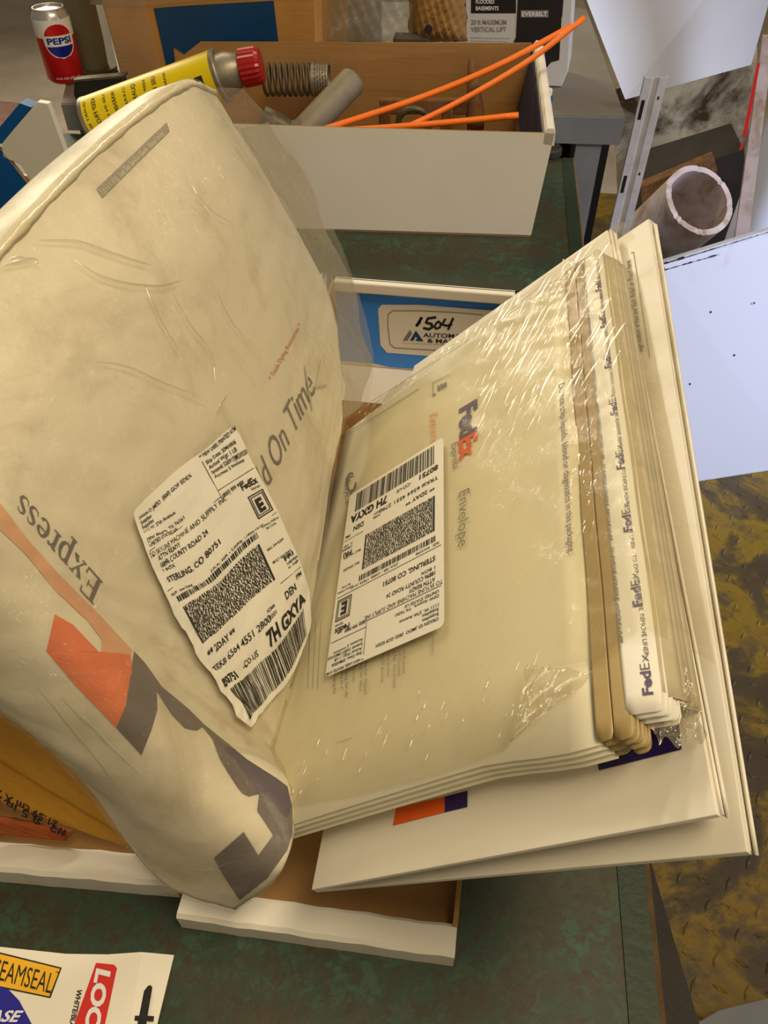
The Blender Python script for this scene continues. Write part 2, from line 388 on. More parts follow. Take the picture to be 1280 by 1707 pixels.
# grey desk behind
a = V((-.76, 1.405, .05)); b = V((.229, 1.463, .05)); c = V((.196, 2.247, .05)); d = V((-.98, 2.05, .05))
dk = thing('metal_desk', 'grey metal desk with worn top standing behind the green workbench', 'desk', (-.3, 1.8, -.9))
prism('desk_top', [a, b, c, d], (0, 0, -.012), 'deskdark', dk)
ex = (b-a).normalized(); ey = V((-ex.y, ex.x, 0))
prism('front_apron', [a+V((0, 0, -.001)), b+V((0, 0, -.001)), b+V((0, 0, -.045)), a+V((0, 0, -.045))], ey*.02-ey*.024, 'deskgrey', dk)
p = b-ex*.075-V((0, 0, .0135))
prism('leg', [p-ey*0, p+ex*.045, p+ex*.045+ey*.05, p+ey*.05], (0, 0, -.95), 'deskgrey', dk)
p = a+ex*.02-V((0, 0, .0135))
prism('leg', [p, p+ex*.045, p+ex*.045+ey*.05, p+ey*.05], (0, 0, -.95), 'deskgrey', dk)
prism('side_panel', [p+V((.9, .12, -.02)), p+V((.9, .12, -.93)), p+V((.88, .7, -.93)), p+V((.88, .7, -.02))], (.01, 0, 0), 'deskgrey', dk)
lv = Y(975, 240, 1.56)
prism('under_desk_shade', [lv+V((-.40, .03, .0)), lv+V((.05, .03, .0)), lv+V((.05, .03, -.85)), lv+V((-.40, .03, -.85))], (0, .01, 0), 'black', dk)  # black sheet standing in for the shade in the opening under the desk
for k in range(8):
    q = lv+V((-.012, .02, -.006-k*.034))
    prism('louvre', [q, q+V((.030, 0, 0)), q+V((.030, -.006, -.022)), q+V((0, -.006, -.022))], (0, .003, 0), 'deskgrey', dk)
sh = Z(985, 385, -.30)
box('shelf', (-.3, 1.50, -.325), (.19, 2.0, -.30), 'enamel', dk)
box('shelf_lip', (-.3, 1.60, -.30), (.19, 1.615, -.285), 'deskgrey', dk)

# ================================================================ corrugated bins
T = .003
def bin_box(name, label, P, outline_side, lip_h, back_h, group=None, lip=.0178, blue_back=False, parts=None):
    """P: front-left, front-right, back-right, back-left at bench level"""
    fl, fr, br, bl = [V(p) for p in P]; up = V((0, 0, 1))
    r = thing(name, label, 'box', (fl+fr+br+bl)/4, group)
    xd = (fr-fl).normalized(); yd = ((bl-fl)+(br-fr)).normalized()
    prism('bottom', [fl, fr, br, bl], (0, 0, T), ['kraft', 'white'], r, (1, 0, 1))
    def wall(nm, o, dr, L, prof, nin):
        pts = [o+dr*(s*L)+up*h for s, h in prof]
        prism(nm, pts, nin*T, ['white', 'kraft'], r, (0, 1, 1))
    prof = [(0, .001)]+outline_side[::-1] if False else None
    for (nm, o, e, nin) in (('side_panel', fl, bl, xd), ('side_panel', fr, br, -xd)):
        L = (e-o).length; dr = (e-o).normalized()
        wall(nm, o, dr, L, [(.002, .001), (1, .001)]+[(s, h) for s, h in outline_side[::-1]], nin)
    # rolled double front lip: soft rounded bar of white card
    n = 22; vs = []; sec = [(0, 0), (-.0004, lip_h*.90), (.0022, lip_h), (lip-.002, lip_h), (lip, lip_h*.92), (lip, T)]
    for i in range(n+1):
        t_ = i/n; o = fl.lerp(fr, t_)
        wob = .00025*math.sin(t_*21)+.0002*math.sin(t_*47+1)
        for (dy, dz) in sec: vs.append(o+yd*(dy+wob)+up*(dz+wob*.5*(dz > .01)))
    m = len(sec); fs = [(i*m+j, (i+1)*m+j, (i+1)*m+j+1, i*m+j+1) for i in range(n) for j in range(m-1)]
    fs += [tuple(range(m)), tuple(range(n*m+m-1, n*m-1, -1))]
    fixnorm(mesh('front_lip', vs, fs, 'white', r))
    # back panel with rolled rim
    L = (br-bl).length; o = bl
    prism('back_panel', [bl+up*.001, br+up*.001, br+up*back_h, bl+up*back_h], -yd*T, ['white'], r)
    prism('inner_flap', [bl-yd*.07+up*.0034, br-yd*.07+up*.0034, br-yd*.004+up*.0034, bl-yd*.004+up*.0034], (0, 0, .001), 'white', r)
    prism('back_rim', [bl+up*(back_h-.012), bl+up*back_h, br+up*back_h, br+up*(back_h-.012)], -yd*.010, 'white', r, bevel=.0015)
    return r, xd, yd
side = [(.002, .012), (.02, .018), (.04, .024), (.13, .030), (.24, .055), (.34, .098), (.42, .114), (1, .114)]
boxA, xA, yA = bin_box('bin_box', 'open white bin box whose back panel bears the 1504 sticker, under the leaning envelopes', [(-.1465, .1385, 0), (.0245, .1385, 0), (.045, .745, 0), (-.152, .7497, 0)], side, .020, .114)
boxB, xB, yB = bin_box('bin_box', 'open white bin box at the left holding the plastic-wrapped bag and kraft mailers', [(-.322, .1475, 0), (-.1535, .1555, 0), (-.160, .755, 0), (-.328, .751, 0)], side, .022, .114)
# blue band + sticker on the inside of A's back panel
def backmap(off):
    o = V((-.152, .7497, 0))-yA*(T+off)
    nn = V((-.0239, -1, 0)).normalized()
    def f(px, py): return PL(px, py, o, nn)
    return f
p = Print(); p.poly([(606, 490), (640, 489), (760, 492), (812, 495), (880, 500), (880, 625), (760, 620), (650, 612), (625, 606)]); p.poly([(545, 485), (606, 490), (625, 606), (548, 600)])
bb = p.emit('blue_band', 'blue', boxA, backmap(.0004))
p = Print(); p.poly([(636, 508), (630, 515), (634, 575), (645, 588), (800, 600), (880, 604), (880, 518), (812, 517), (700, 508)])
st = p.emit('sticker', 'label', boxA, backmap(.0008)); st['label'] = 'white rounded sticker'
f = backmap(.0011)
p = Print()
p.stroke([(657, 580), (650, 573), (646, 540), (647, 524), (655, 518), (700, 518), (760, 521), (805, 525)], 1.3)
p.stroke([(657, 580), (760, 586), (800, 589)], 1.3)
p.emit('sticker_outline', 'greyink', boxA, f)
p = Print(); w = 4.2
p.stroke([(694, 543), (699, 538), (702, 530), (695, 543)], w); p.stroke([(703, 530), (694, 543)], w)
p.stroke([(726, 529), (713, 531), (710, 538), (719, 540), (721, 545), (715, 549), (706, 547)], w)
p.stroke([(728, 538), (724, 544), (727, 548), (733, 546), (735, 540), (731, 536), (728, 538)], w-.6)
p.stroke([(742, 532), (737, 541), (744, 543), (753, 541)], w-.4); p.stroke([(755, 531), (747, 549)], w)
p.emit('handwritten_number', 'ink', boxA, f)
p = Print(); p.text('AUTOMATION', (705, 562), (98, 3), (.2, -7), off=.02); p.text('& MACHINE', (712, 571), (80, 3), (.2, -6.5), off=.02)
p.emit('logo_text', 'navy', boxA, f)
p = Print(); p.poly([(683, 568), (693, 551), (706, 569), (699, 569), (693, 561), (689, 568)]); p.poly([(692, 568), (696, 563), (700, 569)])
p.emit('logo_mark', 'dark_blue', boxA, f)
p = Print(); p.poly([(671, 568), (683, 550), (687, 556), (679, 568)]); p.text('Your Automation and Machining Resource', (670, 573), (120, 4), (.1, -2.2), off=0)
p.emit('logo_mark', 'greyink', boxA, f)

# rear bin, turned sideways
zf, zb = .147, .181
F0 = V((-.47, 1.069, 0)); F1 = V((.074, 1.102, 0)); B1 = V((.052, 1.368, 0)); B0 = V((-.66, 1.345, 0)); up = V((0, 0, 1))
rb = thing('bin_box', 'white bin box with brown inside lying sideways, full of shop parts and orange sticks', 'box', (F0+F1+B0+B1)/4)
xr = (F1-F0).normalized(); yr = V((-xr.y, xr.x, 0))
prism('bottom', [F0, F1, B1, B0], (0, 0, T), ['kraft', 'white'], rb, (1, 0, 0))
prism('front_panel', [F0+up*.001, F1+up*.001, F1+xr*.012+up*(zf-.002), F0+up*zf], yr*T, ['white', 'kraft'], rb, (0, 1, 1))
prism('back_panel', [B0+up*.001, B1+up*.001, B1+up*zb, Y(334, 70, 1.36), Y(250, 135, 1.36)+V((0, -.01, .0)), B0+up*.06], yr*T, ['kraft'], rb)
E0 = F1+yr*.004; E1 = B1-yr*.004
prism('side_panel', [E0+up*.001, E1+up*.001, E1+up*(zb-.004)+xr*.01, E0+up*(zf-.002)+xr*.011], -xr*T, ['kraft'], rb)
# flared inner liner and rolled rim of the right wall
R0 = F1+up*(zf+.002)+xr*.008; R1 = B1+up*(zb+.002)+xr*.012
nn = 10; sec = [(-.009, -.018), (-.009, -.002), (-.006, .002), (.002, .002), (.005, -.002), (.006, -.020)]
vs = []
for i in range(nn+1):
    q = R0.lerp(R1, i/nn)
    for dx, dz in sec: vs.append(q+xr*dx+up*dz)
m = len(sec); fs = [(i*m+j, (i+1)*m+j, (i+1)*m+j+1, i*m+j+1) for i in range(nn) for j in range(m-1)]
fs += [tuple(range(m)), tuple(range(nn*m+m-1, nn*m-1, -1)), ] + [(i*m, (i+1)*m, (i+1)*m+m-1, i*m+m-1) for i in range(nn)]
fixnorm(mesh('side_rim', vs, fs, 'white', rb))
prism('liner_flap', [R0+V((-.010, .015, -.012)), R0+V((-.024, .02, -.075)), R1+V((-.022, -.02, -.09)), R1+V((-.010, -.02, -.012))], xr*-.0015, ['navy', 'sheetwhite'], rb)

# blue / white bin at far left, seen only by one corner
lb = thing('bin_box', 'blue printed bin box with a white side flap at the left edge', 'box', (-.85, 1.05, 0))
def q(px, py, yy=1.0): return Y(px, py, yy)
prism('blue_side', [q(-60, 215), q(2, 250), q(57, 321), q(0, 372), q(-60, 420)], (0, .006, 0), ['bright_blue', 'kraft'], lb, (0, 1, 1))
prism('white_flap', [q(62, 170), q(3, 238), q(4, 262), q(35, 275), q(60, 320), q(112, 262), q(80, 173)], (.0, .010, 0), 'white', lb, bevel=.001)
prism('blue_rim', [q(33, 172), q(-20, 235), q(3, 240), q(52, 179)], (0, .02, 0), 'bright_blue', lb)
box('bottom', (-1.0, .98, 0), (-.62, 1.2, .004), 'kraft', lb)
pz = q(57, 321); box('inner_wall', (-1.0, 1.02, .004), (-.60, 1.026, .085), 'white', lb)

# ================================================================ leaning stack of envelopes
NE = V((-.7071, 0, .7071)); E1v = V((.7071, 0, .7071)); P0 = V((.004, .255, .183))
O_E = PL(1000, 1240, P0, NE)                 # front right corner of the top envelope body
def EW(s, tt, d=0): return O_E+E1v*s+V((0, 1, 0))*tt+NE*d      # s: towards the right/up, tt: to the back
def epx(px, py): P = PL(px, py, P0, NE)-O_E; return P.dot(E1v), P.y
EL = .382; EWd = .243
basis = (E1v, V((0, 1, 0)), NE)
def strip_fn(s0, s1, t0, t1, d, curl, rr_=0):
    """strip of the flap with rounded front corners; rolls down beyond the right side"""
    def f(u, v):
        s = s0+(s1-s0)*u; tt0 = t0
        if rr_:
            k = max(0, (s0+rr_-s)/rr_, (s-s1+rr_)/rr_); tt0 = t0+rr_*(1-math.sqrt(max(0, 1-min(1, k)**2)))
        tt = tt0+(t1-tt0)*v; c = max(0, s-.010)
        return EW(s-c*c*6, tt, d-c*c*curl+.0003*math.sin(v*23+s*40))
    return f
NEV = 9; GE = 'rigid envelopes stacked and shrink-wrapped'
bt = lambda u: .0068*(1-smoothstep(.72, .97, u))
def make_envelope(label):
    e = thing('express_envelope', label, 'envelope', O_E, GE, basis)
    grid('body', lambda u, v: EW(-EWd+EWd*u, (EL-bt(u))*v+bt(u), .0006*math.sin(u*5+v*6)), 16, 8, 'envelope', e, solid=.0009)
    grid('glue_strip', strip_fn(-.0008, .0072, .0, EL, .0009, 0, .003), 10, 40, 'brown_strip', e, solid=.0005)
    grid('tear_strip', strip_fn(.0078, .0165, -.002, EL, .0011, 7, .0035), 12, 40, 'brown_strip', e, solid=.0005)
    grid('release_liner', strip_fn(.0142, .031, .007, EL-.003, .0017, 10, .004), 12, 40, 'label', e, solid=.0004)
    grid('flap_edge', lambda u, v: EW(.0278+.0048*u, .016+(EL-.020)*v, -.0026-.0090*u), 4, 30, 'shade_card', e, solid=.0004)
    return e
env0 = make_envelope('white rigid express envelope on top of the wrapped stack, printed with purple and orange logo')
for k in range(1, NEV):
    e = env0.copy(); sc.collection.objects.link(e)
    off = NE*(-.00115*k)+V((0, 1, 0))*(.0007*math.sin(k*2.1)-.0002*k)+E1v*(.0003*k+.0005*math.sin(k*3.7))
    mw = Matrix.Translation(off) @ ROOT[env0]; e.matrix_world = mw
    e['label'] = 'white rigid envelope in the wrapped stack below the printed top one, only its edges showing'
    for ch in list(env0.children):
        c = ch.copy(); sc.collection.objects.link(c); c.parent = e
# print on the top envelope (mapped by measured place on its own plane)
def emap(d):
    def f(px, py): s, tt = epx(px, py); return EW(s, tt, d)
    return f
f = emap(.0019)
p = Print(); p.text('Fed', (769, 684), (1, 52), (28, -17), off=.04); p.emit('purple_logo_text', 'purple', env0, f)
p = Print(); p.text('Ex', (769, 737), (0, 35), (28, -17), off=.04); p.emit('orange_logo_text', 'orange', env0, f)
p = Print(); p.text('Express', (755, 743), (3, 42), (11, -5), off=-.004); p.text('Envelope', (768, 824), (-1, 92), (18, -9), off=-.008)
p.emit('grey_print', 'greyink', env0, f)
p = Print()
p.text('Do not ship liquids, blood or diagnostics in this packaging.', (934, 645), (17, 282), (10.5, -5), off=.004)
p.emit('warning_text', 'purple', env0, f)
p = Print(); p.text('Extremely', (719, 693), (2, 60), (13, -3), off=-.004); p.emit('faded_text', 'pale_orange', env0, f)
p = Print()
p.stroke([(724, 640), (724, 662)], .8); p.stroke([(724, 640), (752, 626)], .8)
p.poly([(722, 662), (728, 657), (728, 661)])
for k in range(4): p.rect(732+k*4, 645-k*2, 734.5+k*4, 654-k*2)
for i, (x, y0, y1) in enumerate(((560, 1115, 1160), (572, 1110, 1150), (580, 1108, 1165), (592, 1106, 1140), (604, 1100, 1155), (612, 1100, 1160), (640, 1092, 1140), (650, 1090, 1130), (660, 1088, 1150), (668, 1088, 1130), (676, 1086, 1125), (724, 1062, 1095))):
    p.text('packaging for documents only see terms'[i:i+14], (x, y0), (-1, y1-y0), (5, -1), off=0)
p.text('Recycle', (578, 800), (0, 44), (9, -3), off=0)
p.add([(588+9*math.cos(k*.4)*1.0, 806+17*math.sin(k*.4)) for k in range(16)]+[(588+6*math.cos(k*.4), 806+13*math.sin(k*.4)) for k in range(16)], [(k, k+1, k+17, k+16) for k in range(13)])
p.emit('small_print', 'greyink', env0, f)
p = Print()
p.stroke([(620, 672), (760, 585), (855, 518), (905, 478), (940, 468)], .7)
p.stroke([(560, 735), (640, 688), (700, 650)], .7)
for k in range(3): p.stroke([(516+k*8, 1150), (520+k*9, 1040)], .7)
p.stroke([(565, 1240), (590, 1232)], .6)
p.emit('die_lines', 'greyink', env0, emap(.0017))
# writing on the release liner
def lmap(d):
    g0 = strip_fn(.0142, .031, .007, EL-.003, .0017+d, 10, .004)
    def f(a, b): return g0(a, b)
    return f
p = Print(); p2 = Print()
sq = [(.03, 0), (.25, 0), (.48, 1), (.70, 0), (.93, 1)]
for v0 in (.02, .14, .26, .38, .50, .62, .74, .86):
    fl_ = int(v0*100) % 2
    a0 = .12 if fl_ else .5
    if fl_: p.text('Fed', (a0, v0+.05), (0, -.030), (.27, 0), off=.03); p2.text('Ex', (a0, v0+.018), (0, -.020), (.27, 0), off=-.012)
    else: p.text('Fed', (a0+.27, v0), (0, .030), (-.27, 0), off=.03); p2.text('Ex', (a0+.27, v0+.032), (0, .020), (-.27, 0), off=-.012)
for v0 in (.22, .38, .54, .70, .86, .98):
    p2.text('TO EXPOSE ADHESIVE, REMOVE LINER', (.66, v0), (0, -.15), (.13, 0), off=0)
    p2.text('TO EXPOSE ADHESIVE, REMOVE LINER', (.02, v0+.02), (0, -.15), (.10, 0), off=0)
rl = [c for c in env0.children if c.name.startswith('release_liner')][0]
p.emit('purple_logo_text', 'purple', rl, lmap(.0006)); p2.emit('small_print', 'pak_purple', rl, lmap(.0006))

# ---------------------------------------------------------------- shipping labels
def label_art(seed, tail):
    """everything printed on a 4x6 in thermal label; units: metres, origin top left, y down negative"""
    R = random.Random(seed); p = Print(); mm = .001
    L = lambda s, x, y, h, w=None, off=.012: p.line(s, x*mm, -y*mm, h*mm, w*mm if w else None, off)
    L('ORIGIN ID: JMDO  (800) GOF EDEX', 4, 7, 2.0, 52); L('Supplies', 4, 10, 2.0, 13); L('Supplies', 4, 13, 2.0, 13)
    L('1111 W. 27th Avenue', 4, 16, 2.0, 32); L('DFW Airport,  TX 76261', 4, 22, 2.0, 36); L('UNITED STATES US', 4, 25, 2.0, 28)
    L('** NEW LABEL PRINTED ATM', 66, 2.6, 1.9, 34)
    L('Ship Date: 30MAR06', 68, 7, 2.0, 28); L('Actual Wgt: 1 LB', 68, 10, 2.0, 26); L('System#: 5260917/JMSX9250', 68, 13, 2.0, 33); L('Account: S *********', 68, 16, 2.0, 28)
    p.rect(66*mm, -30*mm, 66.4*mm, -4*mm); p.rect(2*mm, -27.2*mm, 66*mm, -26.8*mm); p.rect(66*mm, -23*mm, 100*mm, -22.6*mm)
    L('TO SKYLINE MACHINE AND SUPPLY INC', 1, 31, 3.0, 68, .0); L('ATTN READY', 7, 35, 3.0, 22); L('18896 COUNTY ROAD 24', 7, 39.5, 3.0, 42)
    L('1 BOX', 7, 43, 2.2, 12); L('STERLING, CO 80751', 7, 50.5, 3.6, 46, .02)
    L('(800) 999 9999', 67, 28.5, 2.6, 20); L('FedEx', 83, 32, 4.4, 15, .03); L('Express', 90, 35, 1.8, 8)
    p.frame(84*mm, -54*mm, 98.5*mm, -37.5*mm, .8*mm); p.frame(85.6*mm, -52.4*mm, 96.9*mm, -39.1*mm, .6*mm); L('E', 88, 50.3, 9, 6, .05)
    p.rect(2*mm, -56.6*mm, 100*mm, -56.2*mm)
    L('REF:  INV3398', 4, 60, 1.8, 20); L('J:KA: ISR - USRB: 17834.15/17', 40, 60, 1.8, 46); L('Delivery Address', 84, 61, 1.8, 16); L('Bar Code', 87, 64, 1.8, 9)
    x = 7.
    while x < 78:
        w = R.choice((.45, .8, 1.2)); p.rect(x*mm, -(66+(0 if R.random() < .8 else 0))*mm, (x+w)*mm, -61.5*mm); x += w+R.choice((.45, .7, 1.0))
    # stacked two-dimensional barcode
    x0, y0, cw, ch = 10., 70., 64., 30.
    p.rect((x0-2.2)*mm, -(y0+ch)*mm, (x0-.6)*mm, -y0*mm); p.rect((x0+cw+.6)*mm, -(y0+ch)*mm, (x0+cw+2.2)*mm, -y0*mm)
    rows = 26; rh = ch/rows
    for r_ in range(rows):
        x = x0
        while x < x0+cw-.4:
            w = R.choice((.55, .55, .9, 1.4))
            p.rect(x*mm, -(y0+(r_+1)*rh)*mm, min(x+w, x0+cw)*mm, -(y0+r_*rh)*mm); x += w+R.choice((.5, .55, .9, 1.3))
    L('BILL SENDER', 80, 79, 2.0, 17); L('MULT 42619999', 80, 90, 2.0, 18); L('FRI', 90, 94, 4, 9, .03); L('31MAR06', 90, 98, 2, 11); L('A1  5:00P', 90, 101, 2, 10)
    L('** 2DAY **', 8, 109, 3.4, 28, .02); L('TRK# 6564 4551 '+tail, 5, 117, 3.4, 58, .01); L('FORM', 62, 113, 2.0, 7); L('0201', 62, 116.5, 2.0, 7)
    L('80751', 5, 127.5, 4.6, 18, .03); L('-CO-US', 31, 126, 3.0, 15); L('7H GXYA', 56, 127, 7.0, 40, .04); L('DEN', 80, 115, 4.4, 11, .02); L('PM', 94, 110, 2.6, 5)
    p.rect(79*mm, -105.4*mm, 100*mm, -105*mm)
    x = 9.
    while x < 92:
        w = R.choice((.35, .5, .8, 1.1)); p.rect(x*mm, -149*mm, (x+w)*mm, -130*mm, 1, 4); x += w+R.choice((.4, .55, .8, 1.1))
    return p
LW, LH = .1016, .1524
# on the envelope stack: label lies on the film
A0 = epx(751, 1051); A1 = epx(552, 1136); A2 = epx(747, 735)
eu = V((A1[0]-A0[0], A1[1]-A0[1])); ev = V((A2[0]-A0[0], A2[1]-A0[1])); eu = eu/LW; ev = ev/LH
def rl_map(d):
    def f(x, y): return EW(A0[0]+eu.x*x+ev.x*-y, A0[1]+eu.y*x+ev.y*-y, d)
    return f

# ---------------------------------------------------------------- shrink film round the stack
fwrap = thing('shrink_wrap', 'torn clear shrink film round the leaning stack of envelopes', 'plastic film', O_E, None, basis)
def film_front(s):
    pts = [(-.25, .0), (-.20, .0), (-.115, .006), (-.075, .010), (-.048, .012), (-.040, .016), (.004, .020), (.012, .032), (.05, .036)]
    return pts
bd = [epx(*q) for q in ((480, 1352), (600, 1330), (700, 1306), (770, 1284), (865, 1247))]
bd2 = [epx(*q) for q in ((865, 1247), (880, 1190), (895, 1118), (1000, 1112), (1040, 1080), (1060, 1060))]
def tfront(s):
    pts = sorted(bd+bd2[3:]+[(-.26, -.002), (.09, .13)]);
    pts = sorted(bd+[epx(893, 1120), epx(1005, 1108), epx(1045, 1070), (-.30, 0), (.10, epx(1045, 1070)[1])])
    for (a, b), (c, d) in zip(pts, pts[1:]):
        if a <= s <= c: return b+(d-b)*(s-a)/max(1e-6, c-a)
    return pts[-1][1]
def film_top(u, v):
    s = -.262+(.262+.072)*u
    tf = tfront(s); tb = EL+.016
    tt = tf+(tb-tf)*v
    d = .0034+.0007*hsh(s*8, tt*6)+.0003*math.sin(tt*150+s*60)*smoothstep(.0, .1, tt)+.0006*math.sin(s*260+tt*330+math.sin(tt*40))*smoothstep(.24, .32, tt)*smoothstep(-.10, -.02, s)+.0003*math.sin(tt*420+3*math.sin(s*90))*smoothstep(-.02, .01, s)
    if s > .028: d -= (s-.028)*.9
    if s < -.243: d -= (-.243-s)*1.2
    if tt > EL-.006: d -= (tt-EL+.006)*1.1
    return EW(.028+(s-.028)*.25 if s > .028 else s, tt, d)
grid('film_face', film_top, 90, 130, 'film_env', fwrap)
def film_back(u, v):       # shrunk over the far short edge
    s = -.25+(.298)*u; d = .000-.030*v
    return EW(s, EL+.016+.003*math.sin(v*3)+.0008*math.sin(u*60+v*9), d*.6+.0006*math.sin(u*33))
grid('film_end', film_back, 60, 8, 'film_env', fwrap)
# pulled creases in the film
def ridge(vs, fs, pts, nrm, w, h):
    n = len(pts); k0 = len(vs); K = 7
    for i, p_ in enumerate(pts):
        d = (pts[min(i+1, n-1)]-pts[max(i-1, 0)]).normalized(); sd_ = d.cross(nrm).normalized(); e = math.sin(math.pi*(i+.02)/(n-1+.04))**.6
        for k in range(K):
            a = math.pi*k/(K-1); vs.append(p_+sd_*(math.cos(a)*w/2*e)+nrm*(math.sin(a)*h*e))
    for i in range(n-1):
        for k in range(K-1): q_ = k0+i*K+k; fs.append((q_, q_+1, q_+K+1, q_+K))
RR = random.Random(11); vs = []; fs = []
for k in range(300):
    z_ = RR.random()
    if z_ < .50: s0_, t0_, L_ = RR.uniform(-.085, .026), RR.uniform(.215, .385), RR.uniform(.005, .026)
    elif z_ < .70: s0_, t0_, L_ = RR.uniform(-.23, .02), RR.uniform(.372, .396), RR.uniform(.004, .012)
    elif z_ < .90: s0_, t0_, L_ = RR.uniform(-.006, .010), RR.uniform(.10, .30), RR.uniform(.003, .008)
    else: s0_, t0_, L_ = RR.uniform(-.20, -.03), RR.uniform(.012, .05), RR.uniform(.004, .012)
    an = math.radians(RR.gauss(56, 7) if z_ < .70 else RR.gauss(66, 12)); w = RR.uniform(.0007, .0018)
    bend = RR.uniform(-.25, .25); pts = []
    for i in range(8):
        a = an+bend*(i/7-.5); pts.append(EW(s0_+math.cos(an)*L_*i/7+bend*.15*L_*math.sin(i/7*3.14), min(t0_+math.sin(an)*L_*i/7, .399), .0036+(.0004 if t0_ < .37 else -.001)))
    ridge(vs, fs, pts, NE, w, w*.32)
mesh('film_creases', vs, fs, 'film_ridge', fwrap, smooth=True)
# turned-back wrinkled corner and hanging rag
tri = [epx(*q) for q in ((893, 1118), (1008, 1132), (865, 1246))]
def rag(u, v):
    a = V(tri[0]).lerp(V(tri[1]), u); b = V(tri[2]); q_ = a.lerp(b, v)
    return EW(q_.x, q_.y, .0062+.0010*math.sin(u*22+v*9)*(1-v)+.0006*math.sin(v*19+u*13))
grid('turned_back_corner', rag, 36, 36, 'film_crinkle', fwrap)
rg = [(1046, 1018), (1092, 1022), (1128, 1130), (1138, 1200), (1090, 1232), (1062, 1190), (1050, 1100)]
rs = [epx(*q) for q in rg]
def rag2(u, v):
    L = [V(rs[0]), V(rs[6]), V(rs[5]), V(rs[4])]; Rr = [V(rs[1]), V(rs[2]), V(rs[2]).lerp(V(rs[3]), .6), V(rs[3])]
    k = v*3; i = min(2, int(k)); w_ = k-i; a = L[i].lerp(L[i+1], w_); b = Rr[i].lerp(Rr[i+1], w_); q_ = a.lerp(b, u)
    return EW(q_.x, q_.y-.002*math.sin(u*24)*v, -.004-.012*u+.0025*math.sin(u*11+v*13))
grid('torn_rag', rag2, 24, 40, 'film_crinkle', fwrap)
lab = thing('shipping_label', 'white printed shipping label stuck on the shrink-wrapped envelope stack', 'label', EW(A0[0], A0[1], .006), None, basis)
f = rl_map(.0052); pp = Print(); pp.poly([(x, y) for x, y in rr(0, -LH, LW, 0, .004)]); pp.emit('label_paper', 'label', lab, f)
label_art(3, '2790').emit('label_print', 'ink', lab, rl_map(.0055))

# ================================================================ flattened cartons behind the envelopes
def flat_sheet(name, label, px, d, th, extra=None):
    """px: front-left, front-right, back-right, back-left picture corners on the parallel plane d below"""
    n = NE; p0 = P0-NE*d
    q_ = [PL(*c, p0, n) for c in px]
    r = thing(name, label, 'flattened box', q_[0])
    prism('board', q_, -NE*th, ['sheet', 'sheet', 'kraft'], r, (0, 0, 0), bevel=.0004)
    return r, p0
d1 = .0215; 
s1, p1 = flat_sheet('flattened_carton', 'smaller flattened white carton leaning directly behind the wrapped envelopes', [(519, 1483), (1196, 1358), (1012, 383), (690, 610)], d1, .0026)
def smap(p0, off):
    def f(px, py): return PL(px, py, p0+NE*off, NE)
    return f
f = smap(p1, .0005)
p = Print(); p.poly([(660, 1347), (741, 1328), (741, 1354), (655, 1376)]); p.emit('orange_print', 'orange', s1, f)['label'] = 'orange block'
p = Print(); p.poly([(741, 1328), (779, 1318), (779, 1345), (741, 1354)]); p.emit('purple_print', 'deep_purple', s1, f)
p = Print(); p.poly([(990, 1235), (1128, 1170), (1136, 1249), (998, 1284)]); p.emit('purple_print', 'deep_purple', s1, f)
p = Print(); p.stroke([(986, 432), (992, 434), (994, 446)], 1); p.emit('thin_print', 'greyink', s1, f)
grid('folded_edge', lambda u, v: PL(1012+4+(1196-1008)*v+8*u*1.3, 383+(1358-383)*v+6*u, p1-NE*(.002+.003*math.sin(u*3)), NE), 4, 20, 'sheet', s1, solid=.0012)
s2, p2_ = flat_sheet('flattened_carton', 'largest flattened white carton jutting over the bench edge, airbill line printed near its top', [(522, 1485), (1246, 1420), (1080, 365), (700, 620)], .034, .0030)
f = smap(p2_, .0005)
p = Print(); p.stroke([(1052, 421), (1056, 420), (1083, 596)], 1.0)
p.text('Align bottom of Peel and Stick Airbill or Pouch here.', (1072, 586), (-21, -154), (-9, 1.5), off=.01); p.emit('alignment_text', 'greyink', s2, f)
p = Print(); p.poly([(1138, 1046), (1152, 1047), (1184, 1290), (1176, 1284)]); p.emit('purple_print', 'deep_purple', s2, f)
grid('folded_edge', lambda u, v: PL(1081+2+u*14+(1246-1081)*v-3*(1-v), 366+(1418-366)*v+u*8, p2_-NE*(.004+.004*math.sin(u*3)), NE), 4, 20, 'sheet', s2, solid=.0012)
s3, p3_ = flat_sheet('flattened_carton', 'flattened white carton at the back of the leaning group, its corner showing by the floor', [(560, 1478), (1248, 1421), (1236, 1340), (700, 700)], .0405, .003)

# ================================================================ the wrapped bag of mailers
N0 = V((.9, -.05, .42)).normalized(); Q0 = V((-.135, .285, .17))
N2 = V((.45, -.83, .32)).normalized()
def BP(px, py, off=0): return PL(px, py, Q0+N0*off, N0)
cols = [
 [BP(352, 148, -.02), BP(424, 262, -.008), BP(490, 375, -.004), BP(548, 490, -.002), BP(568, 600, 0), BP(572, 700, .002)],
 [BP(298, 136, -.01), BP(380, 290, .010), BP(462, 440, .014), BP(512, 580, .010), BP(545, 700, .006), BP(556, 775, .002)],
 [BP(165, 232, -.01), BP(265, 420, .016), BP(360, 600, .020), BP(440, 770, .016), BP(500, 890, .010), BP(530, 950, .002)],
 [BP(10, 388, -.01), BP(120, 590, .012), BP(235, 780, .016), BP(340, 930, .014), BP(430, 1050, .008), BP(492, 1120, .000)],
 [BP(-95, 520, -.012), BP(5, 720, .004), BP(120, 890, .006), BP(250, 1020, .004), BP(370, 1130, .002), BP(474, 1210, -.002)],
 [BP(-150, 620, -.016), BP(-40, 800, .0), BP(75, 932, .003), BP(236, 1072, .001), BP(372, 1182, .0), BP(470, 1262, -.004)],
]
c5 = cols[5]
def FPt(px, py, yy): return Y(px, py, yy)
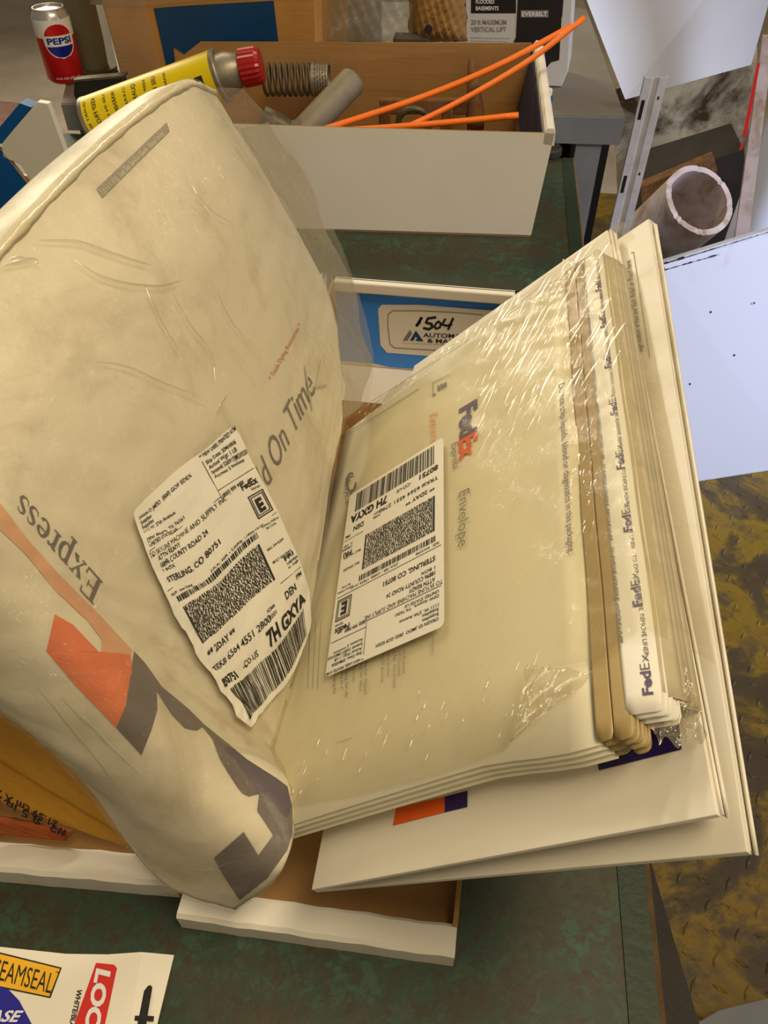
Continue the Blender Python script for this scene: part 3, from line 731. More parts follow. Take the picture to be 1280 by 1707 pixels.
cols += [
 [FPt(-215, 730, .168), FPt(-120, 900, .180), FPt(20, 1030, .182), FPt(190, 1165, .178), FPt(345, 1300, .172), FPt(494, 1335, .185)],
 [FPt(-260, 860, .165), FPt(-160, 1040, .172), FPt(-10, 1150, .168), FPt(165, 1285, .160), FPt(335, 1415, .150), FPt(470, 1450, .146)],
 [FPt(-290, 960, .168), FPt(-180, 1080, .176), FPt(0, 1185, .172), FPt(140, 1305, .166), FPt(262, 1465, .148), FPt(392, 1518, .138)],
]
def cr(p0, p1, p2, p3, t):
    return .5*((2*p1)+(p2-p0)*t+(2*p0-5*p1+4*p2-p3)*t*t+(3*p1-p0-3*p2+p3)*t**3)
def crv(ps, x):
    n = len(ps)-1; k = max(0, min(n-1, int(x*n))); t_ = x*n-k
    a = ps[k-1] if k > 0 else ps[0]*2-ps[1]; d_ = ps[k+2] if k+2 <= n else ps[n]*2-ps[n-1]
    return cr(a, ps[k], ps[k+1], d_, t_)
# crease: columns 0..5 are the main face, 5..8 the turned end
def BAG(u, v):
    um = u*8
    rows = [crv(c, v) for c in cols]
    if um <= 5: return crv(rows[:6], um/5)
    return crv(rows[5:], (um-5)/3)
def bagn(u, v, e=.004):
    u = min(max(u, e), 1-e); v = min(max(v, e), 1-e)
    n = (BAG(u, v+e)-BAG(u, v-e)).cross(BAG(u+e, v)-BAG(u-e, v))
    if n.length < 1e-9: return N0
    n.normalize(); return n if n.dot(CAM-BAG(u, v)) > 0 or True else -n
sgn = 1 if bagn(.3, .5).dot(N0) > 0 else -1
BACKV = V((-.085, .015, -.015))
def rip(u, v):
    r = .0009*hsh(u*2.2, v*1.6)+.0007*math.sin(v*38+u*23)*smoothstep(.75, 1, v)+.0006*hsh(u*6, v*5)
    return r
def bag_closed(name, off, mat, parent, back=True):
    NU, NV = 120, 80; vs = []; fs = []
    for i in range(NU+1):
        for j in range(NV+1):
            u, v = i/NU, j/NV; e = min(1, min(v, 1-v)*14+.0); 
            vs.append(BAG(u, v)+bagn(u, v)*sgn*(off*1+rip(u, v)*(1 if off == 0 else 1.0)))
    nb = len(vs)
    for i in range(NU+1):
        for j in range(NV+1):
            u, v = i/NU, j/NV; k = min(1, math.sqrt(max(0, min(v, 1-v)*6)))*min(1, math.sqrt(max(0, min(u, 1-u)*8)))
            w_ = smoothstep(.55, .80, u); w2 = smoothstep(.5, .9, v); vs.append(BAG(u, v)+(BACKV*(1-w_)+V((-.006, .045, .012))*w_)*k*(1-.5*w2)+V((-.0006, .0006, 0)))
    idx = lambda i, j, b: (nb if b else 0)+i*(NV+1)+j
    for b in (0, 1):
        for i in range(NU):
            for j in range(NV):
                q_ = (idx(i, j, b), idx(i+1, j, b), idx(i+1, j+1, b), idx(i, j+1, b)); fs.append(q_ if b else q_[::-1])
    for i in range(NU):
        for j in (0, NV): fs.append((idx(i, j, 0), idx(i+1, j, 0), idx(i+1, j, 1), idx(i, j, 1)))
    for j in range(NV):
        for i in (0, NU): fs.append((idx(i, j, 0), idx(i, j+1, 0), idx(i, j+1, 1), idx(i, j, 1)))
    return fixnorm(mesh(name, vs, fs, mat, parent, smooth=True))
pak = thing('mailer_bundle', 'bulging bundle of white tear-proof mailers standing in the left bin box', 'mailers', (-.18, .33, .03))
pb = bag_closed('mailers_body', 0, 'pak', pak)
me_ = pb.data; bv = BVHTree.FromPolygons([ROOT[pak] @ v.co for v in me_.vertices], [tuple(p_.vertices) for p_ in me_.polygons])
def drape(d):
    def f(px, py):
        r = ray(px, py).normalized(); h = bv.ray_cast(CAM, r)
        if h[0] is None: h = bv.find_nearest(BP(px, py, 0))[:2]; return V(h[0])+V(h[1])*d
        n = h[1] if h[1].dot(r) < 0 else -h[1]; return h[0]+n*d
    return f
D = drape(.0006)
p = Print(); p.quad((160, 316), (277, 205), (282, 219), (170, 331), 16, 3); p.emit('grey_print_bar', 'pak_grey', pak, D)
p = Print(); p.text('Up to 1 (1 lb. 5oz) See Service Guide. Retail limits.', (172, 327), (102, -101), (-6, -8), off=.0); p.emit('bar_text', 'pak', pak, drape(.0009))
class Affine:
    """draws serif letters in a unit cell and maps them into the print plane"""
    def __init__(s, p, o, ex, ey): s.p, s.o, s.ex, s.ey = p, o, ex, ey
    def m(s, x, y): return (s.o[0]+s.ex[0]*x+s.ey[0]*y, s.o[1]+s.ex[1]*x+s.ey[1]*y)
    def band(s, pts, ws):
        n = len(pts); L = []; Rr = []
        for k in range(n):
            a = V(pts[max(0, k-1)]); b = V(pts[min(n-1, k+1)]); d = (b-a).normalized(); nn = V((-d.y, d.x)); w = ws[k]/2 if isinstance(ws, (list, tuple)) else ws/2
            L.append(s.m(*(V(pts[k])+nn*w))); Rr.append(s.m(*(V(pts[k])-nn*w)))
        s.p.add(L+Rr, [(k, k+1, n+k+1, n+k) for k in range(n-1)])
    def arc(s, cx, cy, rx, ry, a0, a1, thick, thin, n=18):
        pts = []; ws = []
        for k in range(n+1):
            a = math.radians(a0+(a1-a0)*k/n); pts.append((cx+rx*math.cos(a), cy+ry*math.sin(a))); ws.append(thin+(thick-thin)*abs(math.cos(a)))
        s.band(pts, ws)
def serif_word(p, word, o, ex, ey):
    A = Affine(p, o, ex, ey); x = 0; T_, t_ = .13, .05
    for c_ in word:
        if c_ == 'E':
            A.band([(x+.14, 0), (x+.14, 1)], .15); A.band([(x, .03), (x+.62, .03)], .06); A.band([(x, .97), (x+.60, .97)], .06); A.band([(x+.14, .5), (x+.45, .5)], .05)
            A.band([(x+.62, 0), (x+.64, .25)], .05); A.band([(x+.60, 1), (x+.61, .77)], .05); A.band([(x+.45, .38), (x+.45, .62)], .05); x += .74
        elif c_ == 'x':
            A.band([(x+.06, .66), (x+.44, .02)], .14); A.band([(x+.42, .66), (x+.05, .02)], .05)
            for a, b in ((0, .66), (.32, .66), (-.02, .02), (.32, .02)): A.band([(x+a, b), (x+a+.2, b)], .045)
            x += .58
        elif c_ == 'p':
            A.band([(x+.12, .66), (x+.12, -.34)], T_); A.arc(x+.28, .33, .19, .32, -150, 150, .13, .05); A.band([(x, -.33), (x+.28, -.33)], .045); A.band([(x, .64), (x+.14, .66)], .05); x += .58
        elif c_ == 'r':
            A.band([(x+.12, .66), (x+.12, 0)], T_); A.band([(x, .02), (x+.30, .02)], .045); A.band([(x, .64), (x+.14, .66)], .05); A.band([(x+.16, .48), (x+.24, .62), (x+.33, .62), (x+.36, .55)], [.05, .07, .1, .1]); x += .44
        elif c_ == 'e':
            A.arc(x+.25, .33, .20, .31, 20, 320, .13, .05); A.band([(x+.08, .40), (x+.44, .40)], .045); x += .54
        elif c_ == 's':
            A.band([(x+.35, .52), (x+.30, .62), (x+.2, .65), (x+.09, .58), (x+.08, .47), (x+.18, .37), (x+.29, .28), (x+.36, .18), (x+.30, .05), (x+.18, .01), (x+.07, .05), (x+.03, .17)], [.04, .05, .05, .08, .12, .13, .13, .12, .08, .05, .05, .04]); x += .44
    return x
tmp_ = Print(); wt = serif_word(tmp_, 'Express', (0, 0), (1, 0), (0, 1))
p = Print(); serif_word(p, 'Express', (170, 970), (-136/wt, -150/wt), (-16, 38)); p.emit('dark_lettering', 'pak_purple', pak, D)
p = Print(); p.text('ld On Time', (442, 822), (84, -172), (-20, -40), shear=.12, off=.0)
p.emit('dark_lettering', 'pak_purple', pak, D)
p = Print(); p.text('k', (520, 690), (30, -52), (-26, -66), shear=.2, off=-.03); p.emit('ghost_lettering', plain('ghost_print', rgb(186, 178, 166), .5), pak, drape(.0005))
p = Print(); p.text('* Tools Dying Resources *', (452, 634), (50, -92), (-6, -4), off=.01); p.emit('red_lettering', 'pak_red', pak, D)
# big logo on the turned end
p = Print(); p.poly([(90, 1024), (77, 1084), (134, 1150), (194, 1212), (208, 1177), (219, 1118), (216, 1092), (190, 1089), (163, 1087), (121, 1042)], 3); p.emit('orange_logo_block', 'pak_orange', pak, D)
p = Print(); p.poly([(-20, 815), (0, 840), (50, 905), (100, 960), (157, 1017), (219, 1084), (216, 1093), (190, 1090), (168, 1088), (169, 1067), (146, 1036), (93, 986), (42, 924), (6, 890), (-20, 865)], 3); p.emit('pale_orange_block', 'pak_pale_orange', pak, drape(.0005))
p = Print(); p.poly([(222, 1086), (217, 1118), (208, 1177), (194, 1212), (236, 1258), (252, 1215), (261, 1183), (260, 1152), (286, 1192), (307, 1214), (326, 1218), (337, 1212), (353, 1232), (366, 1267), (380, 1290), (392, 1309), (403, 1323), (414, 1328), (431, 1324), (428, 1352), (455, 1392), (431, 1425), (406, 1386), (357, 1429), (371, 1455), (400, 1499), (446, 1463), (479, 1418), (487, 1389), (486, 1347), (478, 1312), (461, 1299), (411, 1267), (339, 1208), (313, 1182), (268, 1145), (240, 1105)], 3)
p.emit('purple_logo_block', 'pak_purple', pak, D)
# label on the bag
ctl = [[(208, 852), (252, 812), (320, 758), (380, 708)], [(222, 893), (275, 857), (345, 800), (405, 765)],
       [(262, 985), (322, 955), (390, 890), (450, 850)], [(318, 1090), (372, 1040), (435, 985), (490, 940)],
       [(352, 1145), (398, 1105), (455, 1052), (505, 985)], [(404, 1214), (430, 1180), (478, 1120), (508, 1045)]]
LROW = [0, .10, .36, .68, .82, 1]
def lab2px(x, y):
    u = x/LW; v = -y/LH
    def row(r_):
        return crv([V((a, b, 0)) for a, b in r_], min(1, max(0, u)))
    rws = [row(r_) for r_ in ctl]
    for k in range(5):
        if v <= LROW[k+1] or k == 4:
            t_ = (v-LROW[k])/(LROW[k+1]-LROW[k]); a = rws[k]; b = rws[k+1]; q_ = a.lerp(b, t_); break
    return q_.x, q_.y
def blmap(d):
    D_ = drape(d)
    return lambda x, y: D_(*lab2px(x, y))
lb2 = thing('shipping_label', 'crumpled white shipping label stuck on the bulging mailer bag', 'label', drape(.003)(340, 950))
p = Print(); p.rect(.0, -LH, LW, 0, 24, 30)
rc = .006
def corner(x, y):
    for cx, cy in ((rc, -rc), (LW-rc, -rc), (rc, -LH+rc), (LW-rc, -LH+rc)):
        if (x < rc or x > LW-rc) and (y > -rc or y < -LH+rc) and abs(x-cx) <= rc+1e-6 and abs(y-cy) <= rc+1e-6:
            d_ = V((x-cx, y-cy)); 
            if d_.length > rc: d_ = d_.normalized()*rc; return cx+d_.x, cy+d_.y
    return x, y
p.v = [corner(*q_) for q_ in p.v]
o = p.emit('label_paper', 'label', lb2, blmap(.0052))
label_art(5, '2800').emit('label_print', 'ink', lb2, blmap(.0056))
# cloudy film over the bundle
fb = thing('plastic_bag', 'cloudy clear plastic bag pulled over the mailer bundle, loose along its far side', 'plastic bag', (-.18, .33, .03))
def bagfilm(u, v):
    uu = (u-.06)/.94
    if uu >= 0: P_ = BAG(uu, v); n_ = bagn(uu, v)*sgn
    else:
        e0 = BAG(0, v); n_ = bagn(.02, v)*sgn
        tgt = crv([BP(402, 150, -.03), BP(480, 240, -.02), BP(540, 355, -.012), BP(594, 490, -.010), BP(618, 590, -.006), BP(612, 668, -.002)], v)
        P_ = e0.lerp(tgt, -uu/.0638)
    sp = .0014+.0010*abs(hsh(u*3, v*2.2))+.0007*abs(math.sin(v*9+u*31))*smoothstep(0, .1, v)
    return P_+n_*sp
grid('film_face', bagfilm, 170, 90, 'film_bag', fb)
grid('loose_film', lambda u, v: bagfilm(.002+.056*u, .12+.88*v)-N0*(.004+.003*math.sin(v*21+u*5)), 14, 60, 'film_loose', fb)
vs = []; fs = []; DR = drape(.0032)
for path, w in (([(348, 150), (392, 195), (440, 262), (486, 345), (520, 420)], .0022), ([(60, 408), (130, 412), (190, 432), (250, 448)], .003), ([(120, 440), (170, 470), (250, 482), (300, 470)], .0025),
                ([(232, 470), (262, 540), (300, 600)], .002), ([(280, 490), (310, 545), (345, 590), (352, 640)], .002), ([(150, 606), (205, 615), (260, 640), (330, 668), (340, 680)], .002),
                ([(345, 470), (380, 540), (420, 590), (440, 650)], .002), ([(360, 560), (400, 610), (432, 655)], .0016), ([(410, 240), (440, 275), (480, 320)], .0016), ([(462, 505), (500, 540), (520, 560)], .0016),
                ([(0, 452), (25, 446), (52, 440), (60, 448)], .003), ([(10, 440), (40, 436)], .002), ([(400, 560), (440, 600)], .0012), ([(352, 696), (372, 660)], .002),
                ([(300, 290), (340, 350), (388, 380)], .0014), ([(262, 1110), (300, 1150), (380, 1210), (440, 1262)], .002), ([(100, 1150), (160, 1210), (240, 1290)], .0025), ([(60, 1130), (150, 1240), (220, 1330)], .002), ([(420, 1180), (440, 1215), (470, 1250)], .002), ([(300, 1430), (350, 1440), (400, 1425)], .0016)):
    P3 = [V((a, b, 0)) for a, b in path]; nP = 16
    if len(P3) == 2: P3.insert(1, (P3[0]+P3[1])/2)
    pts = [DR(*crv(P3, k/nP)[:2]) for k in range(nP+1)]; m_ = crv(P3, .5); nr_ = (drape(.01)(m_.x, m_.y)-drape(0)(m_.x, m_.y)).normalized()
    ridge(vs, fs, pts, nr_, w, w*.30)
mesh('film_creases', vs, fs, 'film_ridge', fb, smooth=True)
# pale tube standing in for the highlight band along the bag's top edge
tube('edge_highlight', [BAG(u_/120*.98, .012)+V((.0015, 0, .0005)) for u_ in range(121)], [.0017+.0004*math.sin(k*.9)+.0003*math.sin(k*2.3) for k in range(121)], 'film_highlight', fb, 10)

# kraft mailers at the left front
def pillow(name, label, q_, th, mat, group):
    q_ = [V(a) for a in q_]; n_ = (q_[1]-q_[0]).cross(q_[3]-q_[0]).normalized()
    if n_.z < 0: n_ = -n_
    c_ = (q_[0]+q_[1]+q_[2]+q_[3])/4; r = thing(name, label, 'mailer', c_-V((0, 0, th)), group); NU = NV = 24; vs = []; fs = []
    for b in (1, -1):
        for i in range(NU+1):
            for j in range(NV+1):
                u, v = i/NU, j/NV; p_ = q_[0].lerp(q_[1], u).lerp(q_[3].lerp(q_[2], u), v)
                e = (1-(2*u-1)**6)*(1-(2*v-1)**6); vs.append(p_+n_*(b*(.0006+th/2*e)+.0007*hsh(u*3, v*3)))
    K = (NU+1)*(NV+1)
    for b in (0, 1):
        for i in range(NU):
            for j in range(NV):
                a = b*K+i*(NV+1)+j; t4 = (a, a+NV+1, a+NV+2, a+1); fs.append(t4)
    for i in range(NU):
        for j in (0, NV): a = i*(NV+1)+j; fs.append((a, a+NV+1, a+NV+1+K, a+K))
    for j in range(NV):
        for i in (0, NU): a = i*(NV+1)+j; fs.append((a, a+1, a+1+K, a+K))
    fixnorm(mesh('mailer_body', vs, fs, mat, r, smooth=True)); return r, q_, n_
GM = 'padded kraft mailers in the left bin'
kq2 = [Z(-70, 1240, .098), Z(0, 1263, .098), Z(240, 1412, .040), Z(-60, 1180, .16)]
m1, q1, n1 = pillow('padded_mailer', 'amber padded mailer tucked right under the plastic bag', [Z(-120, 1195, .085), Z(262, 1425, .042), Z(300, 1330, .045), Z(-120, 1050, .13)], .006, 'mailer', GM)
m2, q2, n2 = pillow('padded_mailer', 'amber padded mailer with printed inch and centimetre sizes at the left bin front', [Z(-140, 1290, .045), Z(215, 1412, .030), Z(255, 1400, .036), Z(-120, 1170, .078)], .006, 'mailer', GM)
p_, n_ = q2[0]+n2*.0042, n2
f = lambda px, py: PL(px, py, p_, n_)
p = Print(); p.text('21.59 cm X 27.94', (97, 1371), (-135, -74), (-3, 12), off=.015)
p.text('#2  8.5 in x 11', (112, 1386), (-150, -78), (-3, 12), off=.015)
p.emit('size_print', 'ink', m2, f)
m3, q3, n3 = pillow('padded_mailer', 'russet brown mailer lowest behind the left bin lip', [Z(-120, 1375, .030), Z(110, 1400, .022), Z(125, 1385, .028), Z(-120, 1340, .05)], .004, 'red_brown', GM)

# ================================================================ blister card, bottom left
kz = .022
cc = [Z(-60, 1572, kz), Z(110, 1590, kz), Z(180, 1591, kz), Z(236, 1587, kz), Z(290, 1592, kz-.004), Z(262, 1707, kz-.004), Z(235, 1810, kz-.004), Z(-60, 1810, kz)]
bc = thing('blister_card', 'white sealant packaging card with amber, blue and red print at the bottom left', 'package', (-.2, .09, 0))
prism('card', cc[:4]+[Z(216, 1707, kz), Z(200, 1810, kz), cc[-1]], (0, 0, -.0008), 'white', bc)
hook = prism('hang_tab', [Z(236, 1587, kz), Z(290, 1592, kz-.003), Z(262, 1707, kz-.003), Z(240, 1810, kz-.003), Z(200, 1810, kz), Z(216, 1707, kz)], (0, 0, -.0008), 'white', bc)
box('tube_blister', (-.30, .02, .0), (-.19, .075, kz-.001), 'canwhite', bc, bevel=.004)
box('tray', (-.26, .085, 0), (-.16, .10, kz-.001), 'canwhite', bc, bevel=.003)
cm = lambda d: (lambda px, py: Z(px, py, kz+d))
p = Print(); p.poly([(-70, 1570), (103, 1613), (84, 1664), (-80, 1630)]); p.emit('seal_outline', 'ink', bc, cm(.0002))
p = Print(); p.poly([(-70, 1573), (100, 1615), (82, 1661), (-80, 1627)]); p.emit('amber_patch', 'card_yellow', bc, cm(.0004))
p = Print(); p.text('POLYSEAMSEAL', (-66, 1617), (150, 39), (9, -33), off=.0); p.text('™', (92, 1623), (5, 1), (1, -4)); p.emit('seal_text', 'ink', bc, cm(.0006))
p = Print(); p.poly([(-60, 1632), (10, 1645), (32, 1668), (60, 1720), (-60, 1760)]); p.emit('blue_patch', 'card_blue', bc, cm(.0003))
p = Print(); p.text('BASE', (-36, 1702), (66, 1), (10, -18), shear=.1, off=.03); p.emit('blue_patch_text', 'canwhite', bc, cm(.0006))
p = Print(); p.poly([(160, 1605), (190, 1608), (195, 1614), (168, 1740), (112, 1740)][0:5]); p.emit('red_patch', 'red', bc, cm(.0003))
p = Print(); p.text('LOCTITE', (162, 1614), (-40, 190), (22, 5.5), off=.045); p.emit('red_patch_text', 'canwhite', bc, cm(.0006))
p = Print(); p.text('WHITE/BLANCO', (129, 1648), (-20, 92), (8, 2), off=.03); p.emit('colour_text', 'ink', bc, cm(.0004))
p = Print(); hm = lambda px, py: Z(px, py, kz-.0012)
p.poly([(246, 1644), (250, 1642), (254, 1645), (253, 1652), (246, 1693), (257, 1694), (256, 1703), (245, 1702), (243, 1712), (228, 1712), (230, 1702), (222, 1701), (223, 1693), (232, 1693), (240, 1652)]); p.emit('hang_hole', 'black', bc, lambda px, py: Z(px, py, kz-.0004))

# ================================================================ desk-top things at the back
# kraft carton with blue print, wrapped in clear tape
Yc = 1.50
cb = thing('cardboard_carton', 'tall kraft carton with a dark blue printed square, wrapped in clear film', 'box', (-.5, 1.6, .05))
cp = [Y(209, 158, 1.47), Y(528, 158, 1.47), Y(522, -260, 1.47), Y(100, -260, 1.47)]
cp = [V((c_.x, c_.y, c_.z)) for c_ in cp]; cp[0].z = cp[1].z = .051
prism('carton_body', cp, (.02, .22, 0), ['kraft_box'], cb, bevel=.003)
f = lambda px, py: Y(px, py, 1.4690)
p = Print(); p.poly([(256, 14), (300, 10), (456, 1), (464, 69), (338, 70), (310, 92), (289, 78), (292, 104), (278, 114)]); p.emit('blue_square', 'dark_blue', cb, f)
grid('clear_tape', lambda u, v: Y(150+385*u, 40+28*v-14*u+4*math.sin(u*7)-60, 1.466+.001*math.sin(u*20)), 40, 6, 'film_clear', cb)
grid('clear_wrap', lambda u, v: Y(160+70*u+50*v, -40+200*v, 1.464+.002*math.sin(u*9+v*14)), 24, 30, 'film_clear', cb)

# soda can
cb0 = Z(112, 135, .05); cn = thing('soda_can', 'red, white and blue soda can at the top left of the desk', 'can', cb0)
R_ = .033; tocam = V((CAM.x-cb0.x, CAM.y-cb0.y, 0)).normalized()
lathe('can_body', [(.024, 0), (.028, .003), (R_, .009), (R_, .060), (R_, .106), (.0295, .114), (.027, .118), (.027, .121), (.0255, .121), (.0245, .117)], cb0, (0, 0, 1), ['canred', 'cansilver'], cn, 64, mi=[1, 0, 0, 0, 1, 1, 1, 1, 1, 1], u0=tocam)
a_, u_, w_ = V((0, 0, 1)), tocam, V((0, 0, 1)).cross(tocam)
def canmap(d):
    def f(ang, h): t_ = ang+.15; return cb0+a_*h+(u_*math.cos(t_)+w_*math.sin(t_))*(R_+d)
    return f
p = Print(); p.rect(-3.14, .078, 3.14, .1065, 60, 2); p.emit('white_band', 'canwhite', cn, canmap(.0001))
def disc(p, r0, y0=-1, y1=1, ny=20, nx=16):
    for k in range(ny):
        ya = max(-r0, y0)+(min(r0, y1)-max(-r0, y0))*k/ny; yb = max(-r0, y0)+(min(r0, y1)-max(-r0, y0))*(k+1)/ny
        xa = math.sqrt(max(0, r0*r0-ya*ya))/R_; xb = math.sqrt(max(0, r0*r0-yb*yb))/R_
        p.quad((-xa, .074+ya), (xa, .074+ya), (xb, .074+yb), (-xb, .074+yb), nx, 1)
p = Print(); disc(p, .0285); p.emit('white_disc', 'canwhite', cn, canmap(.0003))
p = Print(); disc(p, .0262, .0085, 1); p.emit('red_arc', 'canred', cn, canmap(.0006))
p = Print(); disc(p, .0262, -1, -.0085); p.emit('blue_arc', 'canblue', cn, canmap(.0006))
p = Print(); p.text('PEPSI', (-.66, .0695), (1.32, 0), (0, .0095), off=.035); p.emit('brand_lettering', 'canblue', cn, canmap(.0007))
p = Print(); p.text('12 FL OZ (355 mL)', (-.7, .012), (1.4, 0), (0, .003)); p.emit('volume_text', 'canwhite', cn, canmap(.0003))

# clear tube / jar beside can
jb = Z(160, 120, .05); jr = thing('plastic_jar', 'tall dusty clear plastic tube between the soda can and the carton', 'jar', jb)
lathe('jar_wall', [(.040, 0), (.042, .004), (.042, .30), (.0425, .30)], jb, (0, 0, 1), 'film_smoke', jr, 48, caps=False)
lathe('jar_base', [(.040, .0), (.041, .006), (.041, .010)], jb, (0, 0, 1), 'dark_steel', jr, 40)
lathe('jar_content', [(.026, .010), (.028, .06), (.027, .24)], jb, (0, 0, 1), 'deskgreen', jr, 24)
# black tray
tq = [Y(124, 134, 1.38), Y(205, 128, 1.38), Y(230, 200, 1.36), Y(140, 196, 1.36), Y(122, 158, 1.38)]
tb = thing('black_bracket', 'black plastic tray with slotted side lying by the soda can', 'tray', tq[3])
prism('tray_wall', tq, (0, .012, 0), 'black', tb, bevel=.002)
prism('tray_rim', [Y(122, 133, 1.378), Y(206, 126, 1.378), Y(206, 130, 1.378), Y(123, 137, 1.378)], (0, .02, 0), 'dark_steel', tb)
prism('tray_base', [Y(140, 194, 1.375), Y(228, 198, 1.375), Y(228, 198, 1.375)+V((0, .06, 0)), Y(140, 194, 1.375)+V((0, .06, 0))], (0, 0, .003), 'black', tb)

# yellow tin with red cap
ca = Y(150, 205, 1.19); cbp = Y(372, 125, 1.22); ax = (cbp-ca); Lc = ax.length; ax.normalize()
tin = thing('solvent_tin', 'yellow labelled round tin with ribbed red cap lying across the rear bin', 'tin', (ca+cbp)/2-V((0, 0, .035)))
RC = .036
lathe('tin_body', [(RC*.94, 0), (RC, .002), (RC, .006), (RC*.985, .008), (RC*.985, Lc-.008), (RC, Lc-.006), (RC*1.02, Lc-.002), (RC*.98, Lc), (RC*.80, Lc-.002), (RC*.78, Lc+.012), (RC*.62, Lc+.026), (RC*.55, Lc+.030)], ca, ax, ['yellow', 'steel'], tin, 56, mi=[1, 1, 1, 0, 1, 1, 1, 1, 1, 1, 1, 1])
cs = ca+ax*(Lc+.028); capd = (ax+V((.12, 0, -.12))).normalized()
lathe('ribbed_cap', [(.020, 0), (.0245, .002), (.0245, .012), (.0240, .026), (.022, .031), (.019, .032)], cs, capd, 'redcap', tin, 44, ridge=.05, smooth=False)
aa, uu_, ww_ = ax, (CAM-ca-ax*(CAM-ca).dot(ax)).normalized(), None; ww_ = aa.cross(uu_)
def tinmap(d):
    def f(h, ang): return ca+aa*h+(uu_*math.cos(ang)+ww_*math.sin(ang))*(RC*.985+d)
    return f
p = Print()
for k in range(9):
    x = .016+k*.0165
    for a0 in ((-.9, .9),):
        p.text(['QUART SIZE NET', 'KEEP FROM HEAT', 'USE IN OPEN AIR', 'WARNING POISON', 'CLEANS METAL'][k % 5], (x, a0[0]), (0, 1.9), (-.0065 if k % 2 else -.004, 0), off=.01)
p.rect(Lc-.034, -.25, Lc-.022, .20, 1, 6)
p.emit('label_text', 'ink', tin, tinmap(.0004))

# spring
s0 = Y(440, 133, 1.30); s1_ = Y(548, 133, 1.31); sd = (s1_-s0); SL = sd.length; sd.normalize(); su = V((0, 0, 1)); su = (su-sd*su.dot(sd)).normalized(); sw = sd.cross(su)
sp = thing('coil_spring', 'dull steel coil spring against the brown back of the rear bin', 'spring', (s0+s1_)/2-V((0, 0, .03)))
pts = []; n = 26*14
for i in range(n+1):
    t_ = i/n; turns = 9*min(1, t_/.72)+5*max(0, (t_-.72)/.28)
    pos = SL*(.80*min(1, t_/.72)+.20*max(0, (t_-.72)/.28)); a_ = turns*2*math.pi
    pts.append(s0+sd*pos+(su*math.cos(a_)+sw*math.sin(a_))*.0215)
tube('coil_wire', pts, .0024, 'dark_steel', sp, 8)
lathe('end_collar', [(.019, 0), (.0235, .0), (.0235, .026), (.019, .026), (.019, .0)], s1_-sd*.026, sd, 'steel', sp, 32, caps=False)
# grey rod
r0 = Y(496, 232, 1.16); r1 = Y(590, 132, 1.25); rd = (r1-r0).normalized(); RLn = (r1-r0).length
rod = tag(lathe('steel_rod', [(.019, -.06), (.0205, -.058), (.0205, RLn-.004), (.017, RLn), (.006, RLn+.001)], r0, rd, 'grey_rod', None, 36), 'thick grey round bar leaning up in the rear bin', 'rod')
# elbow fitting
e0 = Y(436, 196, 1.15); fit = thing('pipe_fitting', 'small grey metal elbow fitting below the red cap', 'fitting', e0-V((0, 0, .03)))
tube('elbow', [e0, e0+V((.020, .004, -.010)), e0+V((.040, .006, -.018)), e0+V((.055, .008, -.012))], [.017, .017, .014, .010], 'dark_steel', fit, 16)
lathe('hex_nut', [(.016, 0), (.016, .012)], e0+V((.046, .006, -.018)), (1, .1, .3), 'steel', fit, 6, smooth=False)
# rusty clamp
rc0 = Y(790, 160, 1.30)
cl = thing('rusty_clamp', 'rusty iron clamp with a tapered jaw under the orange sticks', 'clamp', V((-.04, 1.27, .01)))
jb_ = Y(792, 192, 1.27); jt = Y(786, 100, 1.30)
tube('tapered_jaw', [jb_+V((.002, 0, -.02)), jb_, jb_.lerp(jt, .5), jt, jt+V((-.002, .003, .004))], [.013, .0145, .0105, .0055, .002], 'rust', cl, 14)
b0 = Y(632, 178, 1.25); b1 = Y(800, 178, 1.27)
prism('crossbar', [b0+V((0, 0, .010)), b1+V((0, 0, .010)), b1+V((0, 0, -.012)), b0+V((0, 0, -.012))], (0, .012, 0), 'rust', cl, bevel=.003)
for px in (640, 745):
    q_ = Y(px, 190, 1.245); prism('arm', [q_+V((-.008, 0, .01)), q_+V((.008, 0, .01)), q_+V((.014, 0, -.09)), q_+V((-.010, 0, -.09))], (0, .010, 0), 'rust', cl, bevel=.003)
tube('ring', [Y(690, 205, 1.24)+V((.024*math.cos(k*.4), 0, .020*math.sin(k*.4))) for k in range(17)], .005, 'dark_steel', cl, 8)
# orange sticks
def stick(label, px, w):
    P = [Y(*c_) for c_ in px]; pts = [crv(P, k/14) for k in range(15)]
    o = tube('plastic_stick', pts, w, 'orange_stick', None, 10); return tag(o, label, 'stick', 'orange plastic sticks in the rear bin')
stick('upper of the two long orange sticks rising right, ending level with the pump box', [(520, 222, 1.10), (700, 163, 1.20), (830, 109, 1.27), (952, 44, 1.33)], .0042)
stick('long orange stick passing behind the clamp jaw, its tip highest at the right', [(650, 225, 1.12), (760, 172, 1.17), (880, 102, 1.22), (974, 30, 1.26)], .0038)
stick('short nearly level orange stick lowest in the rear bin', [(530, 220, 1.112), (640, 213, 1.125), (760, 203, 1.14), (864, 192, 1.15)], .0042)

